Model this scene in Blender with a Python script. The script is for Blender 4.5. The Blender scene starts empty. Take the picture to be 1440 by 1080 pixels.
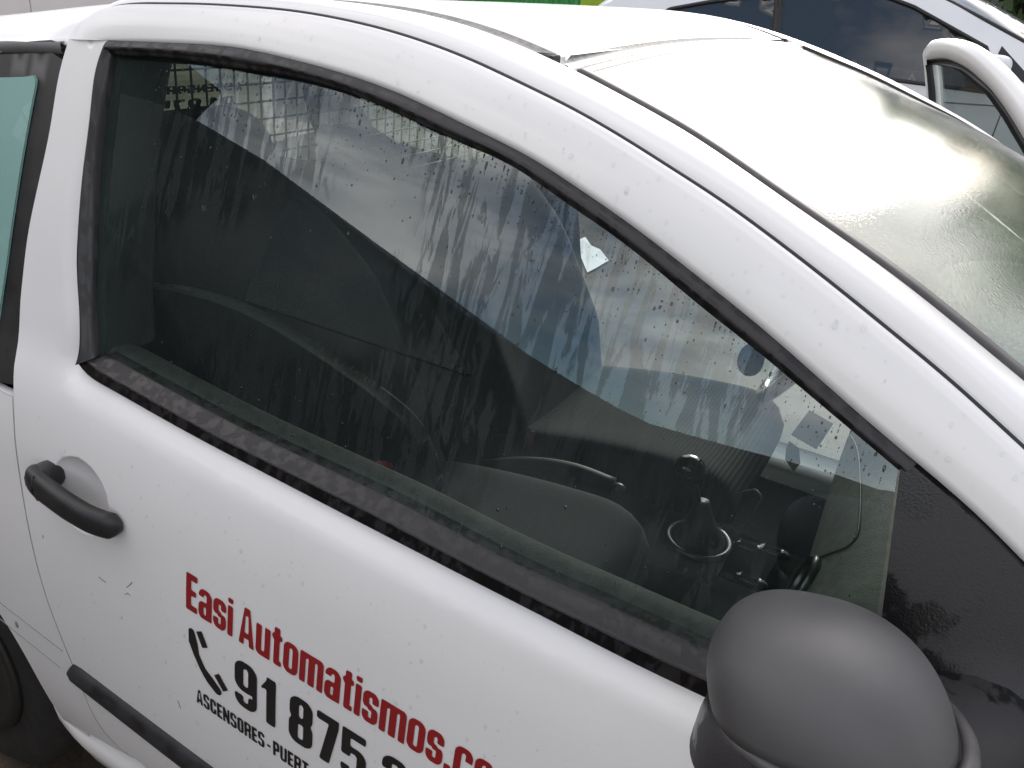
import bpy, math, random
import numpy as np
from mathutils import Vector, Matrix
from mathutils.geometry import delaunay_2d_cdt

random.seed(7)
rng = np.random.default_rng(7)
scene = bpy.context.scene
R_ = math.radians

# ------------------------------------------------------------------ camera
# Axes: x = towards the car's nose, y = across the car away from the viewer, z = up (metres)
CAM_R = np.array([[0.86682, 0.29447, -0.40238], [0.48929, -0.34701, 0.80011], [0.09598, -0.89043, -0.44488]])
_u, _s, _v = np.linalg.svd(CAM_R)
CAM_R = _u @ _v
CAM_C = np.array([0.9657, -0.6100, 1.5095])
CAM_F = 1175.9
cam = bpy.data.cameras.new("camera")
cam.sensor_width = 36.0
cam.lens = 36.0 * CAM_F / 1440.0
cam.clip_start = 0.02
cam.clip_end = 600.0
cam_o = bpy.data.objects.new("camera", cam)
scene.collection.objects.link(cam_o)
_M = Matrix.Identity(4)
for _i in range(3):
    _M[_i][0] = CAM_R[_i][0]
    _M[_i][1] = -CAM_R[_i][1]
    _M[_i][2] = -CAM_R[_i][2]
    _M[_i][3] = CAM_C[_i]
cam_o.matrix_world = _M
scene.camera = cam_o

# ------------------------------------------------------------------ sky, sun, exposure
SUN_EL, SUN_AZ = 19.0, 97.0      # azimuth measured from the car's nose (+x) towards its far side (+y)
world = bpy.data.worlds.new("World")
scene.world = world
world.use_nodes = True
wn, wl = world.node_tree.nodes, world.node_tree.links
wn.clear()
w_out = wn.new("ShaderNodeOutputWorld")
w_bg = wn.new("ShaderNodeBackground")
w_bg.inputs["Strength"].default_value = 0.13
w_sky = wn.new("ShaderNodeTexSky")
w_sky.sky_type = 'NISHITA'
w_sky.sun_disc = False
w_sky.sun_elevation = R_(SUN_EL)
w_sky.sun_rotation = R_(90.0 - SUN_AZ)
w_tc = wn.new("ShaderNodeTexCoord")
w_map = wn.new("ShaderNodeMapping")
w_map.inputs["Scale"].default_value = (1.0, 1.0, 2.2)
w_no = wn.new("ShaderNodeTexNoise")
w_no.inputs["Scale"].default_value = 2.3
w_no.inputs["Detail"].default_value = 7.0
w_no.inputs["Roughness"].default_value = 0.55
w_cr = wn.new("ShaderNodeValToRGB")
w_cr.color_ramp.elements[0].position = 0.42
w_cr.color_ramp.elements[1].position = 0.61
w_no2 = wn.new("ShaderNodeTexNoise")
w_no2.inputs["Scale"].default_value = 4.2
w_no2.inputs["Detail"].default_value = 5.0
w_cr2 = wn.new("ShaderNodeValToRGB")
w_cr2.color_ramp.elements[0].position = 0.3
w_cr2.color_ramp.elements[0].color = (5.4, 5.6, 6.1, 1)
w_cr2.color_ramp.elements[1].position = 0.72
w_cr2.color_ramp.elements[1].color = (15.2, 13.7, 12.5, 1)
w_mix = wn.new("ShaderNodeMixRGB")
wl.new(w_tc.outputs["Generated"], w_map.inputs["Vector"])
wl.new(w_map.outputs["Vector"], w_no.inputs["Vector"])
wl.new(w_map.outputs["Vector"], w_no2.inputs["Vector"])
wl.new(w_no.outputs["Fac"], w_cr.inputs["Fac"])
wl.new(w_no2.outputs["Fac"], w_cr2.inputs["Fac"])
wl.new(w_cr.outputs["Color"], w_mix.inputs["Fac"])
wl.new(w_sky.outputs["Color"], w_mix.inputs["Color1"])
# thin cloud is brighter towards the hidden sun
w_dot = wn.new("ShaderNodeVectorMath")
w_dot.operation = 'DOT_PRODUCT'
w_dot.inputs[1].default_value = (math.cos(R_(SUN_EL)) * math.cos(R_(SUN_AZ)), math.cos(R_(SUN_EL)) * math.sin(R_(SUN_AZ)), math.sin(R_(SUN_EL)))
w_max = wn.new("ShaderNodeMath")
w_max.operation = 'MAXIMUM'
w_max.inputs[1].default_value = 0.0
w_pow = wn.new("ShaderNodeMath")
w_pow.operation = 'POWER'
w_pow.inputs[1].default_value = 4.0
w_ma = wn.new("ShaderNodeMath")
w_ma.operation = 'MULTIPLY_ADD'
w_ma.inputs[1].default_value = 0.8
w_ma.inputs[2].default_value = 1.0
w_mul = wn.new("ShaderNodeVectorMath")
w_mul.operation = 'SCALE'
wl.new(w_tc.outputs["Generated"], w_dot.inputs[0])
wl.new(w_dot.outputs["Value"], w_max.inputs[0])
wl.new(w_max.outputs[0], w_pow.inputs[0])
wl.new(w_pow.outputs[0], w_ma.inputs[0])
wl.new(w_cr2.outputs["Color"], w_mul.inputs[0])
wl.new(w_ma.outputs[0], w_mul.inputs["Scale"])
wl.new(w_mul.outputs[0], w_mix.inputs["Color2"])
wl.new(w_mix.outputs["Color"], w_bg.inputs["Color"])
wl.new(w_bg.outputs["Background"], w_out.inputs["Surface"])

sun = bpy.data.lights.new("sun", 'SUN')
sun.energy = 1.5
sun.angle = R_(22.0)
sun.color = (1.0, 0.97, 0.92)
sun_o = bpy.data.objects.new("sun", sun)
scene.collection.objects.link(sun_o)
_d = Vector((math.cos(R_(SUN_EL)) * math.cos(R_(SUN_AZ)), math.cos(R_(SUN_EL)) * math.sin(R_(SUN_AZ)), math.sin(R_(SUN_EL))))
sun_o.location = _d * 40
sun_o.rotation_euler = _d.to_track_quat('Z', 'Y').to_euler()

scene.view_settings.view_transform = 'Standard'
scene.view_settings.look = 'None'
scene.view_settings.exposure = 0.82
scene.view_settings.gamma = 1.0
scene.view_settings.use_curve_mapping = False
scene.cycles.max_bounces = 8
scene.cycles.transparent_max_bounces = 16
scene.cycles.use_denoising = True
scene.cycles.sample_clamp_indirect = 6.0


# ------------------------------------------------------------------ materials
def _mat(name):
    m = bpy.data.materials.new(name)
    m.use_nodes = True
    nt = m.node_tree
    for n in list(nt.nodes):
        if n.type != 'OUTPUT_MATERIAL':
            nt.nodes.remove(n)
    out = [n for n in nt.nodes if n.type == 'OUTPUT_MATERIAL'][0]
    return m, nt, out


def N(nt, t, **kw):
    n = nt.nodes.new(t)
    for k, v in kw.items():
        if k in n.inputs:
            n.inputs[k].default_value = v
        else:
            setattr(n, k, v)
    return n


def ramp(nt, p0, c0, p1, c1):
    r = nt.nodes.new("ShaderNodeValToRGB")
    e = r.color_ramp.elements
    e[0].position, e[1].position = p0, p1
    e[0].color = c0 if len(c0) == 4 else (*c0, 1)
    e[1].color = c1 if len(c1) == 4 else (*c1, 1)
    return r


def noise(nt, scale, detail=4.0, stretch=(1, 1, 1), coord="Object", rough=.55, dist=0.0):
    tc = nt.nodes.new("ShaderNodeTexCoord")
    mp = nt.nodes.new("ShaderNodeMapping")
    mp.inputs["Scale"].default_value = stretch
    n = N(nt, "ShaderNodeTexNoise", Scale=scale, Detail=detail, Roughness=rough, Distortion=dist)
    nt.links.new(tc.outputs[coord], mp.inputs["Vector"])
    nt.links.new(mp.outputs["Vector"], n.inputs["Vector"])
    return n


def simple(name, c0, c1=None, rough=.5, scale=8., stretch=(1, 1, 1), bump=0., bscale=60., metallic=0., coat=0., spec=.5,
           lo=.35, hi=.65, rough2=None, sheen=0.):
    m, nt, out = _mat(name)
    b = N(nt, "ShaderNodeBsdfPrincipled", Roughness=rough, Metallic=metallic)
    b.inputs["Coat Weight"].default_value = coat
    b.inputs["Coat Roughness"].default_value = .06
    b.inputs["Specular IOR Level"].default_value = spec
    b.inputs["Sheen Weight"].default_value = sheen
    if c1 is None:
        c1 = tuple(min(1, c * 1.15) for c in c0)
    n = noise(nt, scale, 5., stretch)
    r = ramp(nt, lo, c0, hi, c1)
    nt.links.new(n.outputs["Fac"], r.inputs["Fac"])
    nt.links.new(r.outputs["Color"], b.inputs["Base Color"])
    if rough2 is not None:
        rr = ramp(nt, lo, (rough,) * 3, hi, (rough2,) * 3)
        nt.links.new(n.outputs["Fac"], rr.inputs["Fac"])
        nt.links.new(rr.outputs["Color"], b.inputs["Roughness"])
    if bump > 0:
        nb = noise(nt, bscale, 3., stretch)
        bp = N(nt, "ShaderNodeBump", Strength=bump, Distance=.002)
        nt.links.new(nb.outputs["Fac"], bp.inputs["Height"])
        nt.links.new(bp.outputs["Normal"], b.inputs["Normal"])
    nt.links.new(b.outputs["BSDF"], out.inputs["Surface"])
    return m


def schlick(nt, f0, power=5.0, normal=None):
    lw = N(nt, "ShaderNodeLayerWeight", Blend=.5)
    p = N(nt, "ShaderNodeMath", operation='POWER')
    p.inputs[1].default_value = power
    if normal is not None:
        nt.links.new(normal, lw.inputs["Normal"])
    # facing with blend .5 is 1 - |cos|
    nt.links.new(lw.outputs["Facing"], p.inputs[0])
    ma = N(nt, "ShaderNodeMath", operation='MULTIPLY_ADD')
    ma.inputs[1].default_value = 1.0 - f0
    ma.inputs[2].default_value = f0
    nt.links.new(p.outputs[0], ma.inputs[0])
    return ma.outputs[0]


def glass(name, tint, f0=.08, rough=0.0, veil=None, bump=0., bscale=200., veil_col=(.55, .58, .6), dull=0., gloss=(1, 1, 1)):
    m, nt, out = _mat(name)
    L = nt.links
    tr = N(nt, "ShaderNodeBsdfTransparent")
    tr.inputs["Color"].default_value = (*tint, 1)
    gl = N(nt, "ShaderNodeBsdfGlossy", Roughness=rough)
    gl.inputs["Color"].default_value = (*gloss, 1)
    if bump > 0:
        nb = noise(nt, bscale, 2.)
        bp = N(nt, "ShaderNodeBump", Strength=bump, Distance=.001)
        L.new(nb.outputs["Fac"], bp.inputs["Height"])
        L.new(bp.outputs["Normal"], gl.inputs["Normal"])
    base = tr.outputs[0]
    fac = schlick(nt, f0)
    if veil:
        df = N(nt, "ShaderNodeBsdfDiffuse")
        df.inputs["Color"].default_value = (*veil_col, 1)
        mv = N(nt, "ShaderNodeMixShader")
        val = veil(nt)
        wet = None
        if isinstance(val, tuple):
            val, wet = val
        L.new(val, mv.inputs["Fac"])
        L.new(tr.outputs[0], mv.inputs[1])
        L.new(df.outputs[0], mv.inputs[2])
        base = mv.outputs[0]
        if dull and wet is not None:
            q = N(nt, "ShaderNodeMath", operation='MULTIPLY_ADD')
            q.inputs[1].default_value = -dull
            q.inputs[2].default_value = 1.0
            L.new(wet, q.inputs[0])
            fm = N(nt, "ShaderNodeMath", operation='MULTIPLY')
            L.new(fac, fm.inputs[0])
            L.new(q.outputs[0], fm.inputs[1])
            fac = fm.outputs[0]
    mx = N(nt, "ShaderNodeMixShader")
    L.new(fac, mx.inputs["Fac"])
    L.new(base, mx.inputs[1])
    L.new(gl.outputs[0], mx.inputs[2])
    L.new(mx.outputs[0], out.inputs["Surface"])
    return m


def streak_veil(nt):
    """Mist on the pane with ragged upright runs of clear water through it."""
    L = nt.links
    a = noise(nt, 1.0, 9., (62, 1, 9.0), rough=.68, dist=.7)
    ra = ramp(nt, .490, (0, 0, 0), .505, (1, 1, 1))
    L.new(a.outputs["Fac"], ra.inputs["Fac"])
    b = noise(nt, 1.0, 3., (4.2, 1, 4.0))
    rb = ramp(nt, .45, (0, 0, 0), .51, (1, 1, 1))
    L.new(b.outputs["Fac"], rb.inputs["Fac"])
    wet = N(nt, "ShaderNodeMath", operation='MULTIPLY')
    L.new(ra.outputs["Color"], wet.inputs[0])
    L.new(rb.outputs["Color"], wet.inputs[1])
    fine = noise(nt, 1.0, 6., (230, 1, 34), rough=.65)
    rf = ramp(nt, .38, (.60, .60, .60), .66, (1, 1, 1))
    L.new(fine.outputs["Fac"], rf.inputs["Fac"])
    inv = N(nt, "ShaderNodeMath", operation='MULTIPLY_ADD')
    inv.inputs[1].default_value = -.30
    inv.inputs[2].default_value = 1.0
    L.new(wet.outputs[0], inv.inputs[0])
    m2 = N(nt, "ShaderNodeMath", operation='MULTIPLY')
    L.new(inv.outputs[0], m2.inputs[0])
    L.new(rf.outputs["Color"], m2.inputs[1])
    m3 = N(nt, "ShaderNodeMath", operation='MULTIPLY')
    m3.inputs[1].default_value = .017
    L.new(m2.outputs[0], m3.inputs[0])
    return m3.outputs[0], wet.outputs[0]


def mist_veil(nt):
    n = noise(nt, 1.0, 5., (9, 9, 9))
    r = ramp(nt, .35, (.20,) * 3, .7, (.36,) * 3)
    nt.links.new(n.outputs["Fac"], r.inputs["Fac"])
    return r.outputs["Color"]


def faint_veil(nt):
    v = N(nt, "ShaderNodeValue")
    v.outputs[0].default_value = .03
    return v.outputs[0]


PAINT = simple("white_paint", (.785, .768, .752), (.82, .803, .788), rough=.32, scale=3., coat=.4, bump=.02, bscale=400.)
PAINT2 = simple("white_paint_parked", (.72, .72, .75), (.76, .76, .79), rough=.3, scale=3., coat=.4)
RUBBER = simple("wet_rubber", (.009, .008, .0085), (.025, .022, .0235), rough=.34, rough2=.62, scale=75., stretch=(1, 1, .30), lo=.46, hi=.54, bump=.15, bscale=120.)
RUBBER_DK = simple("black_rubber", (.008, .008, .009), (.014, .014, .014), rough=.5)
SAIL = simple("dark_plastic", (.0045, .0042, .0045), (.025, .0225, .0245), rough=.28, rough2=.6, scale=18., lo=.43, hi=.47, bump=.2, bscale=500.)
TRIM = simple("grey_plastic", (.016, .016, .017), (.030, .029, .032), rough=.38, rough2=.5, scale=22., lo=.45, hi=.55, bump=.1, bscale=300.)
CAP = simple("mirror_plastic", (.052, .050, .051), (.078, .075, .077), rough=.45, rough2=.6, scale=11., lo=.3, hi=.7, bump=.12, bscale=1600.)
RIM = simple("mirror_rim_plastic", (.055, .052, .052), (.10, .095, .094), rough=.45, scale=20.)
HANDLE = simple("handle_plastic", (.014, .0135, .014), (.022, .021, .021), rough=.42, scale=20., bump=.08, bscale=500.)
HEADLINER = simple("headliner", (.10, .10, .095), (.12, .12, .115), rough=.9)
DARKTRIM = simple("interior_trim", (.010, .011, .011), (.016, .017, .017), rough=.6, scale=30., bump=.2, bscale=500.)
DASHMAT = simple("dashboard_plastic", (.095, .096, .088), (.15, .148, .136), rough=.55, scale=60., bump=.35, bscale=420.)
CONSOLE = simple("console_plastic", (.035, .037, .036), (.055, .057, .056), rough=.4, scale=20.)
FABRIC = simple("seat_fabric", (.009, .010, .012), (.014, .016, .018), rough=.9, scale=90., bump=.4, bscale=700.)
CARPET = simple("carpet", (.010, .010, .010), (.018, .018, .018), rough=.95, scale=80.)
CHROME = simple("satin_metal", (.12, .12, .125), rough=.30, metallic=1.)
GLOSSBLK = simple("gloss_black", (.006, .006, .007), (.008, .008, .008), rough=.06, coat=.6)
REDPL = simple("red_plastic", (.11, .007, .007), (.14, .010, .010), rough=.4)
CERAMIC = simple("black_ceramic_edge", (.014, .014, .0145), (.022, .021, .021), rough=.4, rough2=.5, scale=30.)
FILM = simple("teal_film", (.20, .36, .325), (.23, .40, .36), rough=.35, scale=2., coat=.3)
BELTWEB = simple("seat_belt_web", (.040, .044, .042), (.060, .064, .060), rough=.7, scale=120.)
LETTER_RED = simple("red_vinyl", (.26, .012, .014), (.30, .016, .018), rough=.35, scale=10.)
LETTER_BLK = simple("black_vinyl", (.013, .012, .012), (.018, .017, .016), rough=.35, scale=10.)
TYRE = simple("tyre_rubber", (.010, .0095, .009), (.02, .018, .016), rough=.8, scale=30., bump=.4, bscale=90.)
RIMMETAL = simple("wheel_metal", (.22, .22, .23), (.30, .30, .31), rough=.4, metallic=.8)
STEEL = simple("black_steel_wheel", (.010, .009, .008), (.022, .018, .014), rough=.6, scale=9.)
DIRTY = simple("arch_liner", (.018, .013, .010), (.05, .035, .022), rough=.8, scale=6.)
GLASS_SIDE = glass("side_glass", (.68, .77, .73), f0=.088, veil=streak_veil, veil_col=(.40, .54, .49), dull=.45, gloss=(.80, .92, 1.0))
GLASS_SCREEN = glass("wet_windscreen", (.13, .155, .12), f0=.10, rough=.085, veil=mist_veil, bump=.22, bscale=330., veil_col=(.40, .50, .34))
GLASS_REAR = glass("rear_glass", (.55, .62, .50), f0=.06, veil=faint_veil)
GLASS_DOOR = glass("open_door_glass", (.42, .49, .48), f0=.09, veil=faint_veil)
GLASS_DARK = glass("tinted_glass", (.10, .115, .12), f0=.075, veil=faint_veil)
GDROP = glass("pane_drop", (.30, .31, .31), f0=.05, rough=.02)  # clear drops tinted dark in place of their refraction
DROP = glass("water_drop", (.955, .955, .955), f0=.05, rough=.02)


# ------------------------------------------------------------------ mesh helpers
ORIGIN = {}


def col_link(o):
    scene.collection.objects.link(o)


def thing(name, label, cat, loc=(0, 0, 0), group=None, kind=None):
    o = bpy.data.objects.new(name, None)
    o.empty_display_size = .2
    o.location = loc
    col_link(o)
    o["label"] = label
    o["category"] = cat
    if group:
        o["group"] = group
    ORIGIN[o.name] = np.array(loc, float)
    return o


def obj(name, verts, faces, mat, parent=None, smooth=True, label=None, kind=None, mats=None, fmat=None):
    v = np.asarray(verts, float).reshape(-1, 3)
    off = ORIGIN[parent.name] if parent is not None else np.zeros(3)
    me = bpy.data.meshes.new(name)
    me.from_pydata((v - off).tolist(), [], [tuple(int(i) for i in f) for f in faces])
    me.materials.append(mat)
    if mats:
        for mm in mats:
            me.materials.append(mm)
        me.polygons.foreach_set("material_index", fmat)
    if smooth:
        me.polygons.foreach_set("use_smooth", [True] * len(me.polygons))
    me.update()
    o = bpy.data.objects.new(name, me)
    col_link(o)
    if parent is not None:
        o.parent = parent
    ORIGIN[o.name] = off.copy()
    if label:
        o["label"] = label
    if kind:
        o["kind"] = kind
    return o


def top(o, label, cat, group=None):
    o["label"] = label
    o["category"] = cat
    if group:
        o["group"] = group
    return o


class MB:
    def __init__(s):
        s.v, s.f, s.n = [], [], 0

    def add(s, v, f):
        v = np.asarray(v, float).reshape(-1, 3)
        s.v.append(v)
        s.f += [tuple(i + s.n for i in q) for q in f]
        s.n += len(v)
        return s

    def out(s):
        return np.concatenate(s.v), s.f


def grid(rows, closed_u=False, closed_v=False):
    a = np.asarray(rows, float)
    n, m = a.shape[:2]
    f = []
    for i in range(n - (0 if closed_u else 1)):
        for j in range(m - (0 if closed_v else 1)):
            i2, j2 = (i + 1) % n, (j + 1) % m
            f.append((i * m + j, i * m + j2, i2 * m + j2, i2 * m + j))
    return a.reshape(-1, 3), f


def loft(rings, cap=True):
    """closed rings (n, m, 3) -> tube, ends capped"""
    a = np.asarray(rings, float)
    v, f = grid(a, closed_v=True)
    n, m = a.shape[:2]
    if cap:
        f = list(f)
        f.append(tuple(range(m))[::-1])
        f.append(tuple((n - 1) * m + j for j in range(m)))
    return v, f


def catmull(pts, n):
    p = np.asarray(pts, float)
    d = np.r_[0, np.cumsum(np.maximum(np.linalg.norm(np.diff(p, axis=0), axis=1), 1e-9))]
    m = np.gradient(p, d, axis=0) if len(p) > 2 else np.repeat((p[1:] - p[:1]) / d[1], 2, 0)
    s = np.linspace(0, d[-1], n)
    i = np.clip(np.searchsorted(d, s, side='right') - 1, 0, len(d) - 2)
    h = (d[i + 1] - d[i])[:, None]
    t = ((s - d[i])[:, None]) / h
    return p[i] * (2 * t ** 3 - 3 * t ** 2 + 1) + h * m[i] * (t ** 3 - 2 * t * t + t) + p[i + 1] * (3 * t * t - 2 * t ** 3) + h * m[i + 1] * (t ** 3 - t * t)


def resample(pts, n):
    p = np.asarray(pts, float)
    d = np.r_[0, np.cumsum(np.linalg.norm(np.diff(p, axis=0), axis=1))]
    s = np.linspace(0, d[-1], n)
    return np.stack([np.interp(s, d, p[:, k]) for k in range(p.shape[1])], 1)


def smooth(p, it=6):
    p = np.array(p, float)
    for _ in range(it):
        p[1:-1] = .5 * p[1:-1] + .25 * (p[:-2] + p[2:])
    return p


def frames(path, upv=(0, 0, 1)):
    p = np.asarray(path, float)
    t = np.gradient(p, axis=0)
    t /= np.linalg.norm(t, axis=1)[:, None]
    u = np.asarray(upv, float)
    a = np.cross(t, u)
    bad = np.linalg.norm(a, axis=1) < 1e-4
    a[bad] = np.cross(t[bad], (1, .3, .1))
    a /= np.linalg.norm(a, axis=1)[:, None]
    b = np.cross(a, t)
    return t, a, b


def tube(path, r, seg=8, cap=True, upv=(0, 0, 1)):
    p = np.asarray(path, float)
    _, a, b = frames(p, upv)
    r = np.broadcast_to(np.asarray(r, float), (len(p),))
    th = np.linspace(0, 2 * np.pi, seg, endpoint=False)
    rings = p[:, None] + r[:, None, None] * (np.cos(th)[None, :, None] * a[:, None] + np.sin(th)[None, :, None] * b[:, None])
    return loft(rings, cap)


def sweep(path, prof, upv=(0, 0, 1), cap=True, av=None, bv=None):
    """prof: (k,2) in (a,b) frame; closed"""
    p = np.asarray(path, float)
    _, a, b = frames(p, upv)
    if av is not None:
        a = np.broadcast_to(np.asarray(av, float), p.shape)
    if bv is not None:
        b = np.broadcast_to(np.asarray(bv, float), p.shape)
    prof = np.asarray(prof, float)
    rings = p[:, None] + prof[None, :, 0, None] * a[:, None] + prof[None, :, 1, None] * b[:, None]
    return loft(rings, cap)


def box(c, s, rot=None, bev=.12):
    """bevelled box: centre c, full size s"""
    s = np.asarray(s, float) / 2
    b = min(s) * bev * 2
    v, f = [], []
    idx = {}
    for sx in (-1, 1):
        for sy in (-1, 1):
            for sz in (-1, 1):
                for ax in range(3):
                    q = np.array([sx, sy, sz]) * (s - b)
                    q[ax] += b * (sx, sy, sz)[ax]
                    idx[(sx, sy, sz, ax)] = len(v)
                    v.append(q)
    S = (-1, 1)
    for ax in range(3):
        for sg in S:
            o = [k for k in range(3) if k != ax]
            loop = []
            for p, q in ((-1, -1), (1, -1), (1, 1), (-1, 1)):
                k = [0, 0, 0]
                k[ax], k[o[0]], k[o[1]] = sg, p, q
                loop.append(idx[(*k, ax)])
            f.append(tuple(loop))
    for ax in range(3):
        o = [k for k in range(3) if k != ax]
        for p in S:
            for q in S:
                loop = []
                for sg, aa in ((-1, o[0]), (1, o[0]), (1, o[1]), (-1, o[1])):
                    k = [0, 0, 0]
                    k[ax], k[o[0]], k[o[1]] = sg, p, q
                    loop.append(idx[(*k, aa)])
                f.append(tuple(loop))
    for sx in S:
        for sy in S:
            for sz in S:
                f.append(tuple(idx[(sx, sy, sz, a)] for a in range(3)))
    v = np.array(v)
    if rot is not None:
        v = v @ np.asarray(rot).T
    return v + np.asarray(c, float), f


def superell(c, r, e=2.4, nu=28, nv=16, ax=None, wmin=-1., wmax=1.):
    """superellipsoid around c with half sizes r; ax rows = local axes (u, v, w); poles along w"""
    c = np.asarray(c, float)
    ax = np.eye(3) if ax is None else np.asarray(ax, float)
    rows = []
    for w in np.linspace(math.asin(max(-1, wmin)) + (1e-3 if wmin <= -1 else 0), math.asin(min(1, wmax)) - (1e-3 if wmax >= 1 else 0), nv):
        cw, sw = math.cos(w), math.sin(w)
        k = 2. / e
        ring = []
        for t in np.linspace(0, 2 * np.pi, nu, endpoint=False):
            cu, su = math.cos(t), math.sin(t)
            f = lambda q: math.copysign(abs(q) ** k, q)
            l = np.array([r[0] * f(cw) * f(cu), r[1] * f(cw) * f(su), r[2] * f(sw)])
            ring.append(c + l @ ax)
        rows.append(ring)
    return loft(rows)


def lathe(c, prof, axis=(0, 1, 0), seg=32):
    """prof (k,2): radius, along axis"""
    ax = Vector(axis).normalized()
    a = ax.orthogonal().normalized()
    b = ax.cross(a)
    a, b, ax = np.array(a), np.array(b), np.array(ax)
    th = np.linspace(0, 2 * np.pi, seg, endpoint=False)
    rows = [np.asarray(c) + r * (np.cos(th)[:, None] * a + np.sin(th)[:, None] * b) + h * ax for r, h in prof]
    return loft(rows)


def pip(poly, pts):
    poly = np.asarray(poly)
    x, y = pts[:, 0], pts[:, 1]
    ins = np.zeros(len(pts), bool)
    n = len(poly)
    for i in range(n):
        x1, y1 = poly[i]
        x2, y2 = poly[(i + 1) % n]
        if y1 == y2:
            continue
        c = ((y1 > y) != (y2 > y)) & (x < (x2 - x1) * (y - y1) / (y2 - y1) + x1)
        ins ^= c
    return ins


def pdist(poly, pts, closed=False):
    p = np.asarray(poly)
    if closed:
        p = np.vstack([p, p[:1]])
    d = np.full(len(pts), 1e9)
    for a, b in zip(p[:-1], p[1:]):
        ab = b - a
        t = np.clip(((pts - a) @ ab) / max(ab @ ab, 1e-12), 0, 1)
        d = np.minimum(d, np.linalg.norm(pts - (a + t[:, None] * ab), axis=1))
    return d


def cdt(outer, holes=(), spacing=.02, extra=None, edge=None):
    """triangulates an outline in 2-D with inner points; returns pts, tris, loops (index lists of the outlines)"""
    edge = edge or spacing

    def dense(l):
        l = np.asarray(l, float)
        out = []
        for a, b in zip(l, np.roll(l, -1, 0)):
            k = max(1, int(np.linalg.norm(b - a) / edge))
            for t in range(k):
                out.append(a + (b - a) * t / k)
        return np.array(out)
    loops = [dense(outer)] + [dense(h) for h in holes]
    lo, hi = loops[0].min(0), loops[0].max(0)
    gx = np.arange(lo[0], hi[0], spacing)
    gy = np.arange(lo[1], hi[1], spacing * .87)
    pts = np.array([(x + (spacing / 2 if j % 2 else 0), y) for j, y in enumerate(gy) for x in gx]).reshape(-1, 2)
    if extra is not None and len(extra):
        pts = np.vstack([pts, extra])
    keep = pip(loops[0], pts)
    for h in loops[1:]:
        keep &= ~pip(h, pts)
    for l in loops:
        keep &= pdist(l, pts, True) > edge * .35
    pts = pts[keep]
    allp = np.vstack(loops + [pts])
    edges, k = [], 0
    for l in loops:
        n = len(l)
        edges += [(k + i, k + (i + 1) % n) for i in range(n)]
        k += n
    vo, eo, fo, ov, oe, of = delaunay_2d_cdt([Vector(p) for p in allp], edges, [], 0, 1e-7)
    V = np.array([tuple(p) for p in vo])
    F = np.array([tuple(t) for t in fo if len(t) == 3])
    cen = V[F].mean(1)
    k2 = pip(loops[0], cen)
    for h in loops[1:]:
        k2 &= ~pip(h, cen)
    F = F[k2]
    back = {}
    for i, o in enumerate(ov):
        for q in o:
            back[q] = i
    li, k = [], 0
    for l in loops:
        li.append([back.get(k + i, 0) for i in range(len(l))])
        k += len(l)
    return V, F, li


def panel(outer, yf, holes=(), spacing=.02, extra=None, edge=None, skirt=.014, mirror=False, sdir=1.0):
    """body panel: outline in (x, z) lifted onto y = yf(x, z), edges folded inwards"""
    V, F, loops = cdt(outer, holes, spacing, extra, edge)
    y = yf(V[:, 0], V[:, 1])
    P = np.stack([V[:, 0], y, V[:, 1]], 1)
    F = [tuple(t) for t in F]
    if skirt:
        nb = len(P)
        add = []
        for l in loops:
            k = nb + len(add)
            n = len(l)
            for i in l:
                add.append(P[i] + (0, 0.0005 * sdir, 0))
            for i in l:
                add.append(P[i] + (0, skirt * sdir, 0))
            for i in range(n):
                j = (i + 1) % n
                F.append((k + i, k + j, k + n + j, k + n + i))
        P = np.vstack([P, np.array(add)])
    return P, F


def mir(v):
    v = np.array(v, float)
    v[:, 1] = 2 * YC - v[:, 1]
    return v


def join(*vf):
    mb = MB()
    for v, f in vf:
        mb.add(v, f)
    return mb.out()


def fitlines(a, n=None):
    return catmull(a, n)


YC = .82      # the car's centre plane

# ------------------------------------------------------------------ the body side as a surface  y = skin(x, z)
KZ = np.array([.10, .20, .27, .35, .5, .65, .8, .88, .93, .96, .985, 1.05, 1.15, 1.25, 1.35, 1.42, 1.46, 1.50])
KY = np.array([0.03, -.020, -.045, -.066, -.078, -.076, -.064, -.053, -.040, -.028, -.014, .008, .038, .071, .109, .143, .168, .2])
KM = np.gradient(KY, KZ)


def prof(z):
    z = np.clip(z, KZ[0], KZ[-1] - 1e-6)
    i = np.clip(np.searchsorted(KZ, z, side='right') - 1, 0, len(KZ) - 2)
    h = KZ[i + 1] - KZ[i]
    t = (z - KZ[i]) / h
    return KY[i] * (2 * t ** 3 - 3 * t ** 2 + 1) + h * KM[i] * (t ** 3 - 2 * t * t + t) + KY[i + 1] * (3 * t * t - 2 * t ** 3) + h * KM[i + 1] * (t ** 3 - t * t)


def skin(x, z):
    return prof(z) + .02 * (np.asarray(x) - .4) ** 2


def ray(px, py):
    w = CAM_R @ np.array([px - 720., py - 540., CAM_F])
    return w / np.linalg.norm(w)


def side(px, py, off=0.):
    """where a sight line measured in the photograph meets the body side"""
    w = ray(px, py)
    t = .5
    for _ in range(60):
        p = CAM_C + w * t
        t += .6 * (skin(p[0], p[2]) + off - p[1]) / w[1]
    return CAM_C + w * t


def aty(px, py, y):
    w = ray(px, py)
    return CAM_C + w * (y - CAM_C[1]) / w[1]


def sidexz(pts, off=0.):
    return np.array([side(*p, off)[[0, 2]] for p in pts])


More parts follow.
